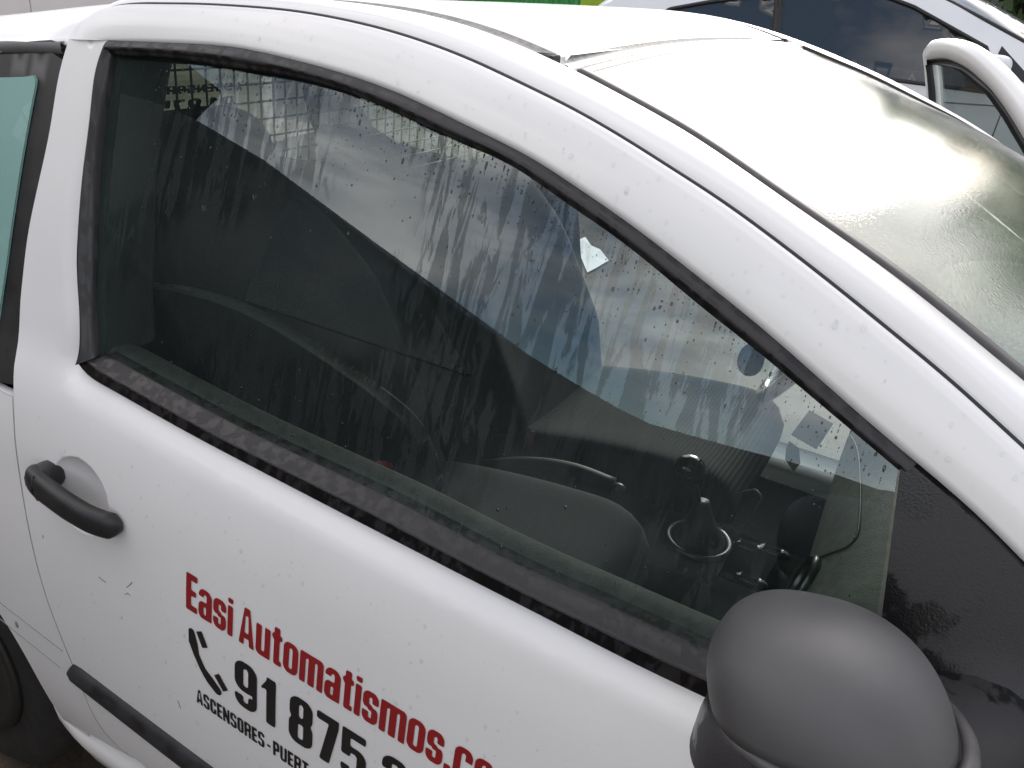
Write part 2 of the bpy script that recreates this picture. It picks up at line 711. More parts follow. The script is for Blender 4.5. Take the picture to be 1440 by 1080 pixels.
# measured outlines, as (x, z) on the body side
A_OUT = smooth(catmull(sidexz([(153, 57), (235, 60), (333, 66), (405, 82), (480, 102), (567, 133), (667, 182), (757, 226), (800, 256), (873, 305), (973, 382), (1094, 480), (1172, 550), (1271, 636), (1328, 682), (1386, 733), (1440, 790)]), 90), 10)
A_IN = smooth(catmull(sidexz([(163, 78), (233, 80), (333, 96), (400, 105), (480, 125), (533, 146), (633, 193), (707, 222), (807, 291), (880, 340), (907, 362), (1007, 446), (1055, 482), (1133, 548), (1211, 613), (1263, 657)], .010), 80), 8)
B_LN = smooth(catmull(sidexz([(97, 55), (100, 43), (113, 27), (133, 15), (150, 10), (233, 6), (333, 10), (400, 16), (480, 30), (533, 43), (633, 77), (733, 123), (803, 158), (880, 203), (933, 237), (1007, 285), (1115, 365), (1258, 480), (1328, 538), (1440, 640)]), 110), 4)
CUT = smooth(catmull(sidexz([(97, 55), (93, 66), (70, 185), (35, 360), (26, 470), (20, 570), (25, 643), (37, 720), (50, 783), (67, 843), (98, 923), (118, 972), (135, 1012), (156, 1041), (200, 1075)]), 80), 4)
BELT_LO = smooth(catmull(sidexz([(108, 513), (112, 522), (120, 530), (143, 543), (267, 613), (400, 683), (560, 766), (657, 816), (743, 860), (900, 941), (994, 986)]), 70), 3)
BELT_HI = smooth(catmull(sidexz([(137, 503), (200, 538), (300, 593), (480, 680), (560, 718), (643, 763), (754, 819), (838, 856), (900, 885), (1009, 934)]), 60), 6)
REAR_OUT = smooth(catmull(sidexz([(153, 57), (149, 64), (132, 167), (117, 277), (111, 360), (113, 500), (108, 513)]), 40), 2)
REAR_IN = smooth(catmull(sidexz([(163, 78), (143, 200), (135, 333), (134, 420), (137, 502)], .010), 30), 2)


def extend(p, d, n=8):
    """continues an (x, z) polyline in a straight line to x = d"""
    p = np.asarray(p)
    s = p[-1] - p[-6]
    k = (d - p[-1][0]) / s[0]
    return np.vstack([p, p[-1] + s[None] * np.linspace(0, k, n + 1)[1:, None]])


B_EXT = extend(B_LN, 1.30)
A_EXT = extend(A_OUT, 1.24)
BELT_EXT = extend(BELT_LO, 1.24)
BELTHI_EXT = extend(BELT_HI, 1.03)
win_loop = np.vstack([A_EXT[::-1], REAR_OUT[1:-1], BELT_EXT])      # outline of window + mirror triangle


def flange(x, z):
    pts = np.stack([np.asarray(x), np.asarray(z)], 1)
    d = pdist(np.vstack([REAR_OUT, BELT_EXT]), pts)
    k = np.clip(d / .036, 0, 1)
    k = 1 - k * k * (3 - 2 * k)
    wz = np.clip((1.30 - np.asarray(z)) / .15, 0, 1)
    return .009 * k * wz


HC = (.072, .832)


def dish(x, z):
    r = np.sqrt(((np.asarray(x) - HC[0]) / .058) ** 2 + ((np.asarray(z) - HC[1]) / .054) ** 2)
    return .022 * np.clip(1 - r * r, 0, 1) ** .75


def doorskin(x, z):
    return skin(x, z) + flange(x, z) + dish(x, z)


# ================================================================== GROUND
def ground_mat():
    m, nt, out = _mat("wet_asphalt")
    L = nt.links
    b = N(nt, "ShaderNodeBsdfPrincipled", Roughness=.5)
    b.inputs["Specular IOR Level"].default_value = .3
    big = noise(nt, 1.5, 7., (1, .7, 1), rough=.62, dist=.3)
    r = ramp(nt, .40, (.042, .033, .024), .60, (.118, .093, .068))
    L.new(big.outputs["Fac"], r.inputs["Fac"])
    fine = noise(nt, 140., 3.)
    rf = ramp(nt, .3, (.72, .72, .72), .7, (1.12, 1.12, 1.12))
    L.new(fine.outputs["Fac"], rf.inputs["Fac"])
    mu = N(nt, "ShaderNodeMixRGB", blend_type='MULTIPLY')
    mu.inputs["Fac"].default_value = 1.
    L.new(r.outputs["Color"], mu.inputs["Color1"])
    L.new(rf.outputs["Color"], mu.inputs["Color2"])
    L.new(mu.outputs["Color"], b.inputs["Base Color"])
    wet = noise(nt, .9, 5., (1, .8, 1), dist=.3)
    rr = ramp(nt, .42, (.48,) * 3, .6, (.80,) * 3)
    L.new(wet.outputs["Fac"], rr.inputs["Fac"])
    L.new(rr.outputs["Color"], b.inputs["Roughness"])
    bp = N(nt, "ShaderNodeBump", Strength=.5, Distance=.004)
    L.new(fine.outputs["Fac"], bp.inputs["Height"])
    L.new(bp.outputs["Normal"], b.inputs["Normal"])
    L.new(b.outputs["BSDF"], out.inputs["Surface"])
    return m


gv, gf = [], []
gs = 24
for i in range(gs + 1):
    for j in range(gs + 1):
        gv.append((-150 + 300 * i / gs, -150 + 300 * j / gs, 0))
for i in range(gs):
    for j in range(gs):
        a = i * (gs + 1) + j
        gf.append((a, a + gs + 1, a + gs + 2, a + 1))
o = obj("ground", gv, gf, ground_mat())
o["kind"] = "structure"
# worn white line and crack on the asphalt beside the car
LINE_M = simple("worn_line_paint", (.10, .095, .09), (.62, .61, .58), rough=.7, scale=22., lo=.48, hi=.55)
pa, pb = aty(845, 537, 2.36), aty(1000, 559, 2.62)
pa[2] = pb[2] = .004
ln = resample([pa, pb], 30)
dirn = (pb - pa)[:2] / np.linalg.norm((pb - pa)[:2])
perp = np.array([-dirn[1], dirn[0], 0])
wob = rng.normal(0, .006, 30)
v = np.vstack([ln + perp * (.010 + wob[:, None]), ln - perp * (.010 + wob[:, None] * .5)])
o = obj("ground_line", v, [(i, i + 1, 31 + i, 30 + i) for i in range(29)], LINE_M, smooth=False)
o["kind"] = "structure"

# ================================================================== THE CAR
car = thing("hatchback_car", "white two-door hatchback in front, wet, with lettered door and grey mirror", "car", (.7, YC, 0))

# ---- door: skin (frame, pillar and lower panel in one pressing, hole for the window)
bottom = np.array([(.138, .376), (.20, .335), (.32, .30), (.5, .285), (.8, .28), (1.15, .285)])
cut_low = CUT[CUT[:, 1] > .38]
front = np.array([(1.235, .42), (1.26, .6), (1.262, .8), (1.25, .94)])
# lower + pillar outline
a_top = A_OUT[0]
low_outline = np.vstack([cut_low, bottom, front, [BELT_EXT[-1]], BELT_EXT[::-1][1:], REAR_OUT[::-1][1:]])
ex = []
for dd in (.006, .013, .021, .030, .038):
    for P in (REAR_OUT, BELT_EXT):
        t = np.gradient(P, axis=0)
        t /= np.linalg.norm(t, axis=1)[:, None] + 1e-9
        nrm = np.stack([t[:, 1], -t[:, 0]], 1)
        ex.append(P + nrm * dd)
        ex.append(P - nrm * dd)
th = np.linspace(0, 2 * np.pi, 48, endpoint=False)
for rr_ in (1.03, 1.0, .97, .92, .85, .75, .6, .4, .2):
    ex.append(np.stack([HC[0] + .058 * rr_ * np.cos(th), HC[1] + .054 * rr_ * np.sin(th)], 1))
v1 = panel(low_outline, doorskin, spacing=.02, extra=np.vstack(ex), edge=.010)
# frame over the window, between the window and the gap line
NF = 150
fa, fb = resample(A_EXT, NF), resample(B_EXT[np.argmin(np.linalg.norm(B_EXT - (B_LN[0]), axis=1)):], NF)
rows = []
for t in np.linspace(0, 1, 9):
    q = fa * (1 - t) + fb * t
    y = skin(q[:, 0], q[:, 1]) - .004 * math.sin(math.pi * t)
    rows.append(np.stack([q[:, 0], y, q[:, 1]], 1))
rows.insert(0, rows[0] + (0, .012, 0))
rows.append(rows[-1] + (0, .014, 0))
v2 = grid(rows)
door = obj("door", *join(v1, v2), PAINT, car)

# window seal: black rubber channel round the top and back of the pane
NS = 120
so = np.vstack([REAR_OUT[::-1][1:], A_OUT[1:A_OUT.shape[0] - 24]])
so = so[so[:, 1] > 1.0] if False else so
top_out = resample(A_OUT[:np.argmin(np.abs(A_OUT[:, 0] - .99)) + 1], NS)
top_in = resample(A_IN, NS)


def seal_rows(o_, i_, hump=.006):
    rws = []
    for t, h in ((0, .010), (0, -.001), (.12, -.005), (.35, -.008), (.55, -.007), (.62, -.001), (.78, .000), (.95, .004), (1.0, .008), (1.0, .018)):
        q = o_ * (1 - t) + i_ * t
        rws.append(np.stack([q[:, 0], skin(q[:, 0], q[:, 1]) + h, q[:, 1]], 1))
    return grid(rws)


r_out, r_in = resample(REAR_OUT, 60), resample(REAR_IN, 60)
r_in = r_in.copy()
obj("window_seal", *join(seal_rows(top_out, top_in), seal_rows(r_out, r_in)), RUBBER, door)
# belt seal (outer waist strip): skirt, ridge, upper lip
b_lo, b_hi = resample(BELT_EXT[BELT_EXT[:, 0] < 1.05], 90), resample(BELTHI_EXT, 90)
rows = []
for t, h in ((0, .012), (0, -.004), (.05, -.007), (.42, -.006), (.50, -.010), (.56, -.0115), (.63, -.009), (.68, -.004), (.85, .001), (1.0, .006), (1.0, .02)):
    q = b_lo * (1 - t) + b_hi * t
    rows.append(np.stack([q[:, 0], skin(q[:, 0], q[:, 1]) + h + .008, q[:, 1]], 1))
va = grid(rows)
e_ = np.array(rows)[:, 0]
obj("belt_seal", va[0], va[1] + [tuple(i * 90 for i in range(len(rows)))], RUBBER, door)
# side glass
gl_loop = np.vstack([A_IN, [(1.005, 1.06), (1.012, .99)], BELTHI_EXT[::-1][2:], REAR_IN[::-1]])
gx = lambda x, z: skin(x, z) + .013
obj("side_glass", *panel(gl_loop, gx, spacing=.04, edge=.03, skirt=0), GLASS_SIDE, door)
# mirror triangle
sail_px = [(1268, 646), (1240, 870), (1222, 985)]
sl = sidexz(sail_px)
sail = np.vstack([A_EXT[A_EXT[:, 0] > .985] + (0, -.003), [(1.24, .96)], BELT_EXT[BELT_EXT[:, 0] > 1.03][::-1] + (0, .004), sl[::-1]])


def sailskin(x, z):
    x, z = np.asarray(x), np.asarray(z)
    y = skin(x, z) - .004
    k = np.clip((.075 - np.hypot(x - 1.10, (z - 1.0) * 1.0)) / .075, 0, 1)
    return y - .028 * k ** 1.5


obj("mirror_triangle", *panel(sail, sailskin, spacing=.010, edge=.010, skirt=.022), SAIL, door)
# gap lines round the door
gap_line = np.vstack([CUT[::-1], B_EXT[1:]])
pts = np.stack([gap_line[:, 0], skin(gap_line[:, 0], gap_line[:, 1]) + np.where(np.arange(len(gap_line)) < len(CUT), .0045, .012), gap_line[:, 1]], 1)
obj("door_gap", *tube(pts, .0024, 6, upv=(0, 1, 0)), RUBBER_DK, door)

# handle
hx = np.linspace(-.004, .162, 44)
hz = np.interp(hx, [-.004, .162], [.845, .826])
s_ = np.linspace(0, 1, 44)
bow = np.interp(s_, [0, .06, .2, .5, .75, .9, 1], [.016, .021, .024, .025, .022, .015, .006])
bow = smooth(bow, 8)
hh = .0205 - .0025 * s_
endr = np.clip(np.minimum(s_ * 1.3, 1 - s_) / .07, 0.03, 1) ** .5
th = np.linspace(0, 2 * np.pi, 20, endpoint=False)
rings = []
for i in range(44):
    y0 = skin(hx[i], hz[i]) - bow[i]
    e = 2. / 2.5
    ring = [(hx[i], y0 + math.copysign(abs(math.cos(a)) ** e, math.cos(a)) * .0125 * endr[i], hz[i] + math.copysign(abs(math.sin(a)) ** e, math.sin(a)) * hh[i] * endr[i]) for a in th]
    rings.append(ring)
handle = obj("handle", *loft(rings), HANDLE, door)
zz = .8415
obj("handle_mount", *superell((.013, float(skin(.013, zz)) - .008, zz + .002), (.018, .025, .0185), 2.8, 16, 8), HANDLE, door)
jx = .026
obj("handle_joint", *tube([(jx, float(skin(jx, .84)) - .0310, .8615), (jx, float(skin(jx, .84)) - .0368, .842), (jx, float(skin(jx, .84)) - .0310, .8225)], .0011, 6, upv=(0, 1, 0)), RUBBER_DK, handle)

# rub strip on the door
ru = sidexz([(103, 932), (167, 977), (233, 1027), (297, 1078)])
rl = sidexz([(89, 943), (142, 990), (200, 1034), (263, 1080)])
zu = np.polyfit(ru[:, 0], ru[:, 1], 1)
zl = np.polyfit(rl[:, 0], rl[:, 1], 1)
xs = np.linspace(.004, 1.22, 60)
rows = []
for t in np.linspace(0, 1, 11):
    x_ = xs + (-.02) * (1 - t) + .012 * t
    z_ = np.polyval(zl, x_) * (1 - t) + np.polyval(zu, x_) * t
    endk = np.clip((x_ - x_[0]) / .012, 0, 1) ** .5
    h = -.013 * (math.sin(math.pi * t) ** .45 if 0 < t < 1 else 0) * endk + .002
    rows.append(np.stack([x_, skin(x_, z_) + h, z_], 1))
va = grid(rows)
obj("rub_strip", va[0], va[1] + [tuple(i * 60 for i in range(11))], TRIM, door)


# ---- lettering: flat vinyl letters cut from signed shapes
def sd_box(u, v, x0, y0, x1, y1, r=0.):
    cx, cy, hx_, hy_ = (x0 + x1) / 2, (y0 + y1) / 2, (x1 - x0) / 2 - r, (y1 - y0) / 2 - r
    dx, dy = np.abs(u - cx) - hx_, np.abs(v - cy) - hy_
    return np.hypot(np.maximum(dx, 0), np.maximum(dy, 0)) + np.minimum(np.maximum(dx, dy), 0) - r


def sd_seg(u, v, x0, y0, x1, y1, w):
    ax, ay = x1 - x0, y1 - y0
    t = np.clip(((u - x0) * ax + (v - y0) * ay) / (ax * ax + ay * ay), 0, 1)
    return np.hypot(u - x0 - t * ax, v - y0 - t * ay) - w / 2


def sd_quad(u, v, pts):
    """convex polygon, counter-clockwise"""
    d = np.full(u.shape, -1e9)
    n = len(pts)
    for i in range(n):
        x1, y1 = pts[i]
        x2, y2 = pts[(i + 1) % n]
        ex_, ey_ = x2 - x1, y2 - y1
        L_ = math.hypot(ex_, ey_)
        d = np.maximum(d, ((u - x1) * ey_ - (v - y1) * ex_) / L_)
    return d


mn, mx = np.minimum, np.maximum


def ring(u, v, x0, y0, x1, y1, sw, sh, r):
    return mx(sd_box(u, v, x0, y0, x1, y1, r), -sd_box(u, v, x0 + sw, y0 + sh, x1 - sw, y1 - sh, min(max(r - sw, .02), (x1 - x0) / 2 - sw - .001)))


XH, S, W = .80, .19, .49      # x-height, stem, normal width (cap height 1)


def g_E(u, v):
    return mn(mn(sd_box(u, v, 0, 0, .19, 1), sd_box(u, v, 0, 0, .42, .165)), mn(sd_box(u, v, 0, .835, .42, 1), sd_box(u, v, 0, .43, .38, .58))), .42


def g_A(u, v, w=.54):
    o_ = sd_quad(u, v, [(0, 0), (w, 0), (w * .68, 1), (w * .32, 1)])
    i_ = sd_quad(u, v, [(.17, -.1), (w - .17, -.1), (w * .5 + .045, .80), (w * .5 - .045, .80)])
    bar = sd_box(u, v, .12, .19, w - .12, .34)
    return mn(mx(o_, -i_), mx(bar, o_)), w


def g_a(u, v):
    top_ = mx(ring(u, v, 0, 0, W, XH, S, .13, .2), -sd_box(u, v, -.1, .30, S + .04, XH - .22))
    bowl = mx(ring(u, v, 0, -.005, W - .02, .46, S, .12, .15), -sd_box(u, v, .40, -.1, 1, .5))
    low = mx(sd_box(u, v, W - S, 0, W, XH - .1), -1e9)
    keep = mx(top_, -(sd_box(u, v, -.1, -.1, W - S, .40)))
    return mn(mn(keep, bowl), low), W


def g_s(u, v, h=XH, w=W - .02):
    sw, sh = S, .135
    m_ = h / 2
    tp = mx(ring(u, v, 0, m_ - .07, w, h, sw, sh, .18), -sd_box(u, v, w - sw - .02, m_ - .2, w + .1, h - .28))
    bt = mx(ring(u, v, 0, 0, w, m_ + .07, sw, sh, .18), -sd_box(u, v, -.1, .28, sw + .02, m_ + .2))
    tp = mx(tp, -sd_box(u, v, -.1, -.1, w * .35, m_ - .02))
    bt = mx(bt, -sd_box(u, v, w * .65, m_ + .02, w + .1, h))
    return mn(tp, bt), w


def g_i(u, v):
    return mn(sd_box(u, v, 0, 0, .185, XH), sd_box(u, v, 0, XH + .07, .185, 1.0)), .185


def g_u(u, v):
    r_ = ring(u, v, 0, 0, W, XH + .6, S, .14, .14)
    return mn(mx(r_, sd_box(u, v, -1, -1, 2, XH)), sd_box(u, v, W - S, 0, W, XH)), W


def g_t(u, v):
    st = sd_box(u, v, .07, 0.02, .07 + S, .98, .02)
    return mn(mn(st, sd_box(u, v, 0, XH - .13, .34, XH)), sd_box(u, v, .07, 0, .34, .14, .05)), .34


def g_o(u, v):
    return ring(u, v, 0, 0, W, XH, S, .13, .19), W


def g_m(u, v):
    w = .76
    a_ = mx(ring(u, v, 0, -.6, .295 + S, XH, S, .13, .12), sd_box(u, v, -1, 0, 2, 2))
    b_ = mx(ring(u, v, w - .295 - S, -.6, w, XH, S, .13, .12), sd_box(u, v, -1, 0, 2, 2))
    return mn(mn(a_, b_), sd_box(u, v, 0, 0, S, XH)), w


def g_dot(u, v):
    return sd_box(u, v, 0, 0, .18, .17), .18


def g_c(u, v):
    return mx(ring(u, v, 0, 0, W, XH, S, .13, .19), -sd_box(u, v, .26, .31, 1, .50)), W


def C_ring(u, v, w=.5):
    return ring(u, v, 0, 0, w, 1, .195, .14, .2)


def g_C(u, v):
    return mx(C_ring(u, v), -sd_box(u, v, .26, .38, 1, .62)), .5


def g_S(u, v):
    return g_s(u, v, 1.0, .5)


def g_O(u, v):
    return C_ring(u, v), .5


def g_N(u, v):
    w = .54
    return mn(mn(sd_box(u, v, 0, 0, .16, 1), sd_box(u, v, w - .16, 0, w, 1)), sd_quad(u, v, [(w - .18, 0), (w, 0), (.18, 1), (0, 1)])), w


def g_R(u, v):
    w = .52
    bowl = mx(ring(u, v, -.2, .44, w, 1, .18, .14, .16), -sd_box(u, v, -1, 0, 0, 2))
    leg = mn(sd_box(u, v, w - .19, 0, w - .01, .40, .03), sd_box(u, v, .1, .40, w - .06, .56))
    return mn(mn(sd_box(u, v, 0, 0, .18, 1), bowl), leg), w


def g_P(u, v):
    w = .48
    bowl = mx(ring(u, v, -.2, .38, w, 1, .18, .14, .16), -sd_box(u, v, -1, 0, 0, 2))
    return mn(sd_box(u, v, 0, 0, .18, 1), bowl), w


def g_U(u, v):
    r_ = ring(u, v, 0, 0, .5, 1.6, .18, .14, .18)
    return mx(r_, sd_box(u, v, -1, -1, 2, 1)), .5


def g_T(u, v):
    return mn(sd_box(u, v, .145, 0, .325, 1), sd_box(u, v, 0, .85, .47, 1)), .47


def g_dash(u, v):
    return sd_box(u, v, 0, .32, .26, .47), .26


def g_9(u, v):
    o_ = mx(ring(u, v, 0, .36, .5, 1, .195, .13, .2), -1e9)
    t_ = mx(ring(u, v, 0, 0, .5, 1, .195, .13, .2), -sd_box(u, v, -.1, .26, .32, .8))
    t_ = mx(t_, -sd_box(u, v, -.1, .3, .4, 1.1))
    return mn(o_, t_), .5


def g_1(u, v):
    return mn(sd_box(u, v, .14, 0, .34, 1), sd_quad(u, v, [(0, .70), (.2, .76), (.3, 1), (.18, 1)])), .34


def g_8(u, v):
    return mn(ring(u, v, .01, .46, .49, 1, .195, .13, .19), ring(u, v, 0, 0, .5, .58, .195, .13, .19)), .5


def g_7(u, v):
    return mn(sd_box(u, v, 0, .84, .44, 1), sd_quad(u, v, [(.08, 0), (.28, 0), (.44, .84), (.25, .86)])), .44


def g_5(u, v):
    bowl = mx(ring(u, v, 0, 0, .49, .68, .18, .13, .18), -sd_box(u, v, -.1, .24, .2, .47))
    return mn(mn(bowl, sd_box(u, v, 0, .45, .17, 1)), sd_box(u, v, 0, .85, .46, 1)), .49


def g_2(u, v):
    tp = mx(ring(u, v, 0, .35, .49, 1, .18, .13, .2), -sd_box(u, v, -.1, .2, .2, .70))
    tp = mx(tp, -sd_box(u, v, -.1, .2, .3, .60))
    return mn(mn(tp, sd_quad(u, v, [(0, .1), (.22, .1), (.49, .58), (.30, .55)])), sd_box(u, v, 0, 0, .48, .15)), .49


GLY = {'E': g_E, 'A': g_A, 'a': g_a, 's': g_s, 'i': g_i, 'u': g_u, 't': g_t, 'o': g_o, 'm': g_m, '.': g_dot, 'c': g_c, 'C': g_C, 'S': g_S,
       'O': g_O, 'N': g_N, 'R': g_R, 'P': g_P, 'U': g_U, 'T': g_T, '-': g_dash, '9': g_9, '1': g_1, '8': g_8, '7': g_7, '5': g_5, '2': g_2}


def march(fn, x0, y0, x1, y1, h):
    """mesh of the region fn < 0"""
    nx, ny = int((x1 - x0) / h) + 1, int((y1 - y0) / h) + 1
    xs_, ys_ = x0 + h * np.arange(nx + 1), y0 + h * np.arange(ny + 1)
    U, V = np.meshgrid(xs_, ys_, indexing='ij')
    D = fn(U, V)
    D = np.where(np.abs(D) < 1e-5, -1e-5, D)
    vid, verts, faces = {}, [], []

    def corner(i, j):
        k = (i, j)
        if k not in vid:
            vid[k] = len(verts)
            verts.append((xs_[i], ys_[j]))
        return vid[k]

    def cross(i, j, i2, j2):
        k = (i, j, i2, j2) if (i, j) < (i2, j2) else (i2, j2, i, j)
        if k not in vid:
            a, b = D[k[0], k[1]], D[k[2], k[3]]
            t = a / (a - b)
            vid[k] = len(verts)
            verts.append((xs_[k[0]] + t * (xs_[k[2]] - xs_[k[0]]), ys_[k[1]] + t * (ys_[k[3]] - ys_[k[1]])))
        return vid[k]
    for i in range(nx):
        for j in range(ny):
            c = [(i, j), (i + 1, j), (i + 1, j + 1), (i, j + 1)]
            s = [D[p] < 0 for p in c]
            if not any(s):
                continue
            poly = []
            for k in range(4):
                if s[k]:
                    poly.append(corner(*c[k]))
                if s[k] != s[(k + 1) % 4]:
                    poly.append(cross(*c[k], *c[(k + 1) % 4]))
            if len(poly) >= 3:
                faces.append(tuple(poly))
    return np.array(verts), faces


_gc = {}


def glyph(ch, h):
    if (ch, h) not in _gc:
        w = GLY[ch](np.zeros((1, 1)), np.zeros((1, 1)))[1]
        _gc[(ch, h)] = (*march(lambda u, v: GLY[ch](u, v)[0], -.05, -.05, w + .06, 1.06, h), w)
    return _gc[(ch, h)]


def lay(text, gap=.055, space=.17, h=.05):
    mb, x = MB(), 0.
    for ch in text:
        if ch == ' ':
            x += space
            continue
        v_, f_, w = glyph(ch, h)
        mb.add(np.c_[v_ + (x, 0), np.zeros(len(v_))], f_)
        x += w + gap
    v_, f_ = mb.out()
    return v_[:, :2], f_, x - gap


def letter_obj(name, text, x0, z0, x1, z1, hgt, mat, gap=.055, space=.17, h=.05, lift=.0008):
    """letters from (x0,z0) to (x1,z1) along the baseline, upright on the door"""
    uv, f_, w = lay(text, gap, space, h)
    x = x0 + (x1 - x0) * uv[:, 0] / w
    z = z0 + (z1 - z0) * uv[:, 0] / w + uv[:, 1] * hgt
    y = skin(x, z) - lift
    return obj(name, np.stack([x, y, z], 1), f_, mat, door, smooth=False)


SL = -.056
xe = .745
letter_obj("company_name", "Easi Automatismos.com", .273, .755, xe + .012, .755 + SL * (xe + .012 - .273), .054, LETTER_RED, h=.04)
letter_obj("phone_number", "91 875 2", .357, .651, .620, .651 + SL * .263, .0725, LETTER_BLK, gap=.07, space=.22, h=.04)
letter_obj("trade_line", "ASCENSORES - PUERT", .287, .608, .478, .608 + SL * .19, .0245, LETTER_BLK, gap=.07, space=.14, h=.07)


# telephone receiver sign
def phone_sd(u, v):
    P_ = [(.2825, .7225, .0110), (.2850, .707, .0160), (.2900, .691, .0110), (.3015, .672, .0110), (.3135, .661, .0155), (.3265, .6515, .0140)]
    d = np.full(u.shape, 1e9)
    for (x0, y0, w0), (x1, y1, w1) in zip(P_[:-1], P_[1:]):
        ax, ay = x1 - x0, y1 - y0
        t = np.clip(((u - x0) * ax + (v - y0) * ay) / (ax * ax + ay * ay), 0, 1)
        d = mn(d, np.hypot(u - x0 - t * ax, v - y0 - t * ay) - (w0 + (w1 - w0) * t) / 2)
    for x0, y0, x1, y1 in ((.2955, .7300, .3060, .7095), (.3255, .6775, .3410, .6590)):
        tx, ty = np.array([x1 - x0, y1 - y0]) / math.hypot(x1 - x0, y1 - y0)
        nx_, ny_ = -ty * .0055, tx * .0055
        q = [(x0 - nx_, y0 - ny_), (x1 - nx_, y1 - ny_), (x1 + nx_, y1 + ny_), (x0 + nx_, y0 + ny_)]
        d = mn(d, sd_quad(u, v, q))
    return d


pv, pf = march(phone_sd, .272, .640, .350, .738, .0014)
x, z = pv[:, 0], pv[:, 1]
obj("phone_symbol", np.stack([x, skin(x, z) - .0008, z], 1), pf, LETTER_BLK, door, smooth=False)

# ---- gutter / roof edge line (towards the car's middle)
CP = [(477, 2, .25), (600, 20, .25), (700, 50, .25), (753, 73, .25), (816, 102, .25), (889, 142, .24), (956, 178, .228), (1022, 222, .215), (1111, 285, .195), (1222, 361, .175), (1290, 412, .168), (1394, 498, .160)]
C3 = np.array([aty(*p) for p in CP])
C3 = np.vstack([[(-1.20, .30, 1.19), (-1.0, .285, 1.255), (-.75, .265, 1.305), (-.52, .25, 1.345), (-.35, .25, 1.375), (-.18, .25, 1.405), (0, .25, 1.430), (.12, .25, 1.443)], C3, [(1.16, .13, 1.195), (1.30, .10, 1.125), (1.45, .07, 1.045)]])
C3 = smooth(catmull(C3, 200), 12)

# ---- side rail / A pillar of the body between the gap line and the roof edge
Lq = np.array([(-1.10, 1.13), (-.9, 1.215), (-.7, 1.27), (-.45, 1.316), (-.226, 1.349), (-.15, 1.3625)])
lb = np.vstack([Lq, B_EXT])
NR = 220
lb = resample(lb, 600)
lbx = np.stack([lb[:, 0], skin(lb[:, 0], lb[:, 1]), lb[:, 1]], 1)
# station pairing along the car: equal share of length
i0 = np.argmin(np.linalg.norm(lb - B_LN[0], axis=1))
s1 = np.r_[0, np.cumsum(np.linalg.norm(np.diff(lbx, axis=0), axis=1))]
c3d = resample(C3, 800)
# match each lower point with the roof-edge point whose x is a little behind it (square across the slope)
xm = np.interp(lbx[:, 0], [-1.10, -.2, .2, .6, 1.05, 1.30], [-1.18, -.2, .17, .535, .985, 1.34])
xm = np.maximum.accumulate(smooth(xm, 60))
cm = np.stack([xm, np.interp(xm, c3d[:, 0], c3d[:, 1]), np.interp(xm, c3d[:, 0], c3d[:, 2])], 1)
sel = np.linspace(0, 599, NR).astype(int)
lo3, hi3 = lbx[sel], cm[sel]
across = hi3 - lo3
tan = np.gradient((lo3 + hi3) / 2, axis=0)
nr = np.cross(across, tan)
nr /= np.linalg.norm(nr, axis=1)[:, None]
nr[nr[:, 2] < 0] *= -1
nr = smooth(nr, 20)
groove = np.clip((lo3[:, 0] + .12) / .1, 0, 1)[:, None]
HB = np.interp(lo3[:, 0], [-.5, .0, .45, .95], [.014, .008, .0055, .012])[:, None]
rows = []
for t, gd in ((0, .040), (0, .0215), (.10, .0215), (.16, .0200), (.20, .0165), (.24, .0112), (.28, .0064), (.32, .0030), (.37, .0008), (.42, 0), (.50, 0), (.60, 0), (.70, 0), (.80, 0), (.90, 0), (.97, 0), (1, 0), (1.004, 0)):
    p = lo3 + across * min(t, 1) + nr * HB * (4 * t * (1 - t)) - nr * gd * groove
    p[:, 2] -= .010 if t > 1 else 0
    rows.append(p)
rail_v, rail_f = grid(rows)
rail = obj("roof_rail", rail_v, rail_f, PAINT, car)
gsel = lo3[:, 0] > -.06
rows_g = [(lo3 + across * t - nr * gd + np.array([0, .0, 0]))[gsel] for t, gd in ((-.04, .019), (0, .0165), (.08, .0165), (.15, .0175), (.18, .021))]
obj("groove_shade", *grid(rows_g), RUBBER_DK, rail)  # added dark strip, deepens the shade in the groove under the rail
obj("roof_rail", mir(rail_v), rail_f, PAINT, car)

# ---- roof skin
RX = np.linspace(-1.12, .536, 60)
re = np.stack([RX, np.interp(RX, C3[:, 0], C3[:, 1]) + .030, np.interp(RX, C3[:, 0], C3[:, 2])], 1)
rows = []
for q in np.linspace(-1, 1, 41):
    hw = YC - re[:, 1]
    edge_drop = -.012 * np.clip((abs(q) - .975) / .025, 0, 1) ** 2
    y = YC + hw * q
    z = re[:, 2] + np.interp(RX, [-.1, .25, .536], [.0, .0028, .001]) + .002 * (1 - q * q) + edge_drop
    x = RX - .020 * (1 - q * q) * np.clip((RX + .2) / .7, 0, 1)
    rows.append(np.stack([x, y, z], 1))
roof = obj("roof", *grid(rows), PAINT, car)
# roof gutters with ribbed strip
for side_sg in (0, 1):
    sel_ = (C3[:, 0] < .535) & (C3[:, 0] > -1.1)
    g0 = C3[sel_]
    rws = []
    for dy, dz in ((-.001, -.006), (.004, -.005), (.016, -.003), (.026, -.002), (.032, .001)):
        rws.append(g0 + (0, dy, dz))
    v_, f_ = grid(rws)
    v_ = mir(v_) if side_sg else v_
    obj("roof_gutter", v_, f_, simple("gutter_strip", (.22, .21, .20), (.34, .33, .31), rough=.7, scale=120.) if side_sg == 0 else bpy.data.materials["gutter_strip"], roof)
    ce = np.array([np.interp(.552, C3[:, 0], C3[:, k]) for k in range(3)])
    v_, f_ = box(ce + (-.03, .016, .000), (.030, .022, .013))
    obj("gutter_plug", mir(v_) if side_sg else v_, f_, RUBBER_DK, roof)

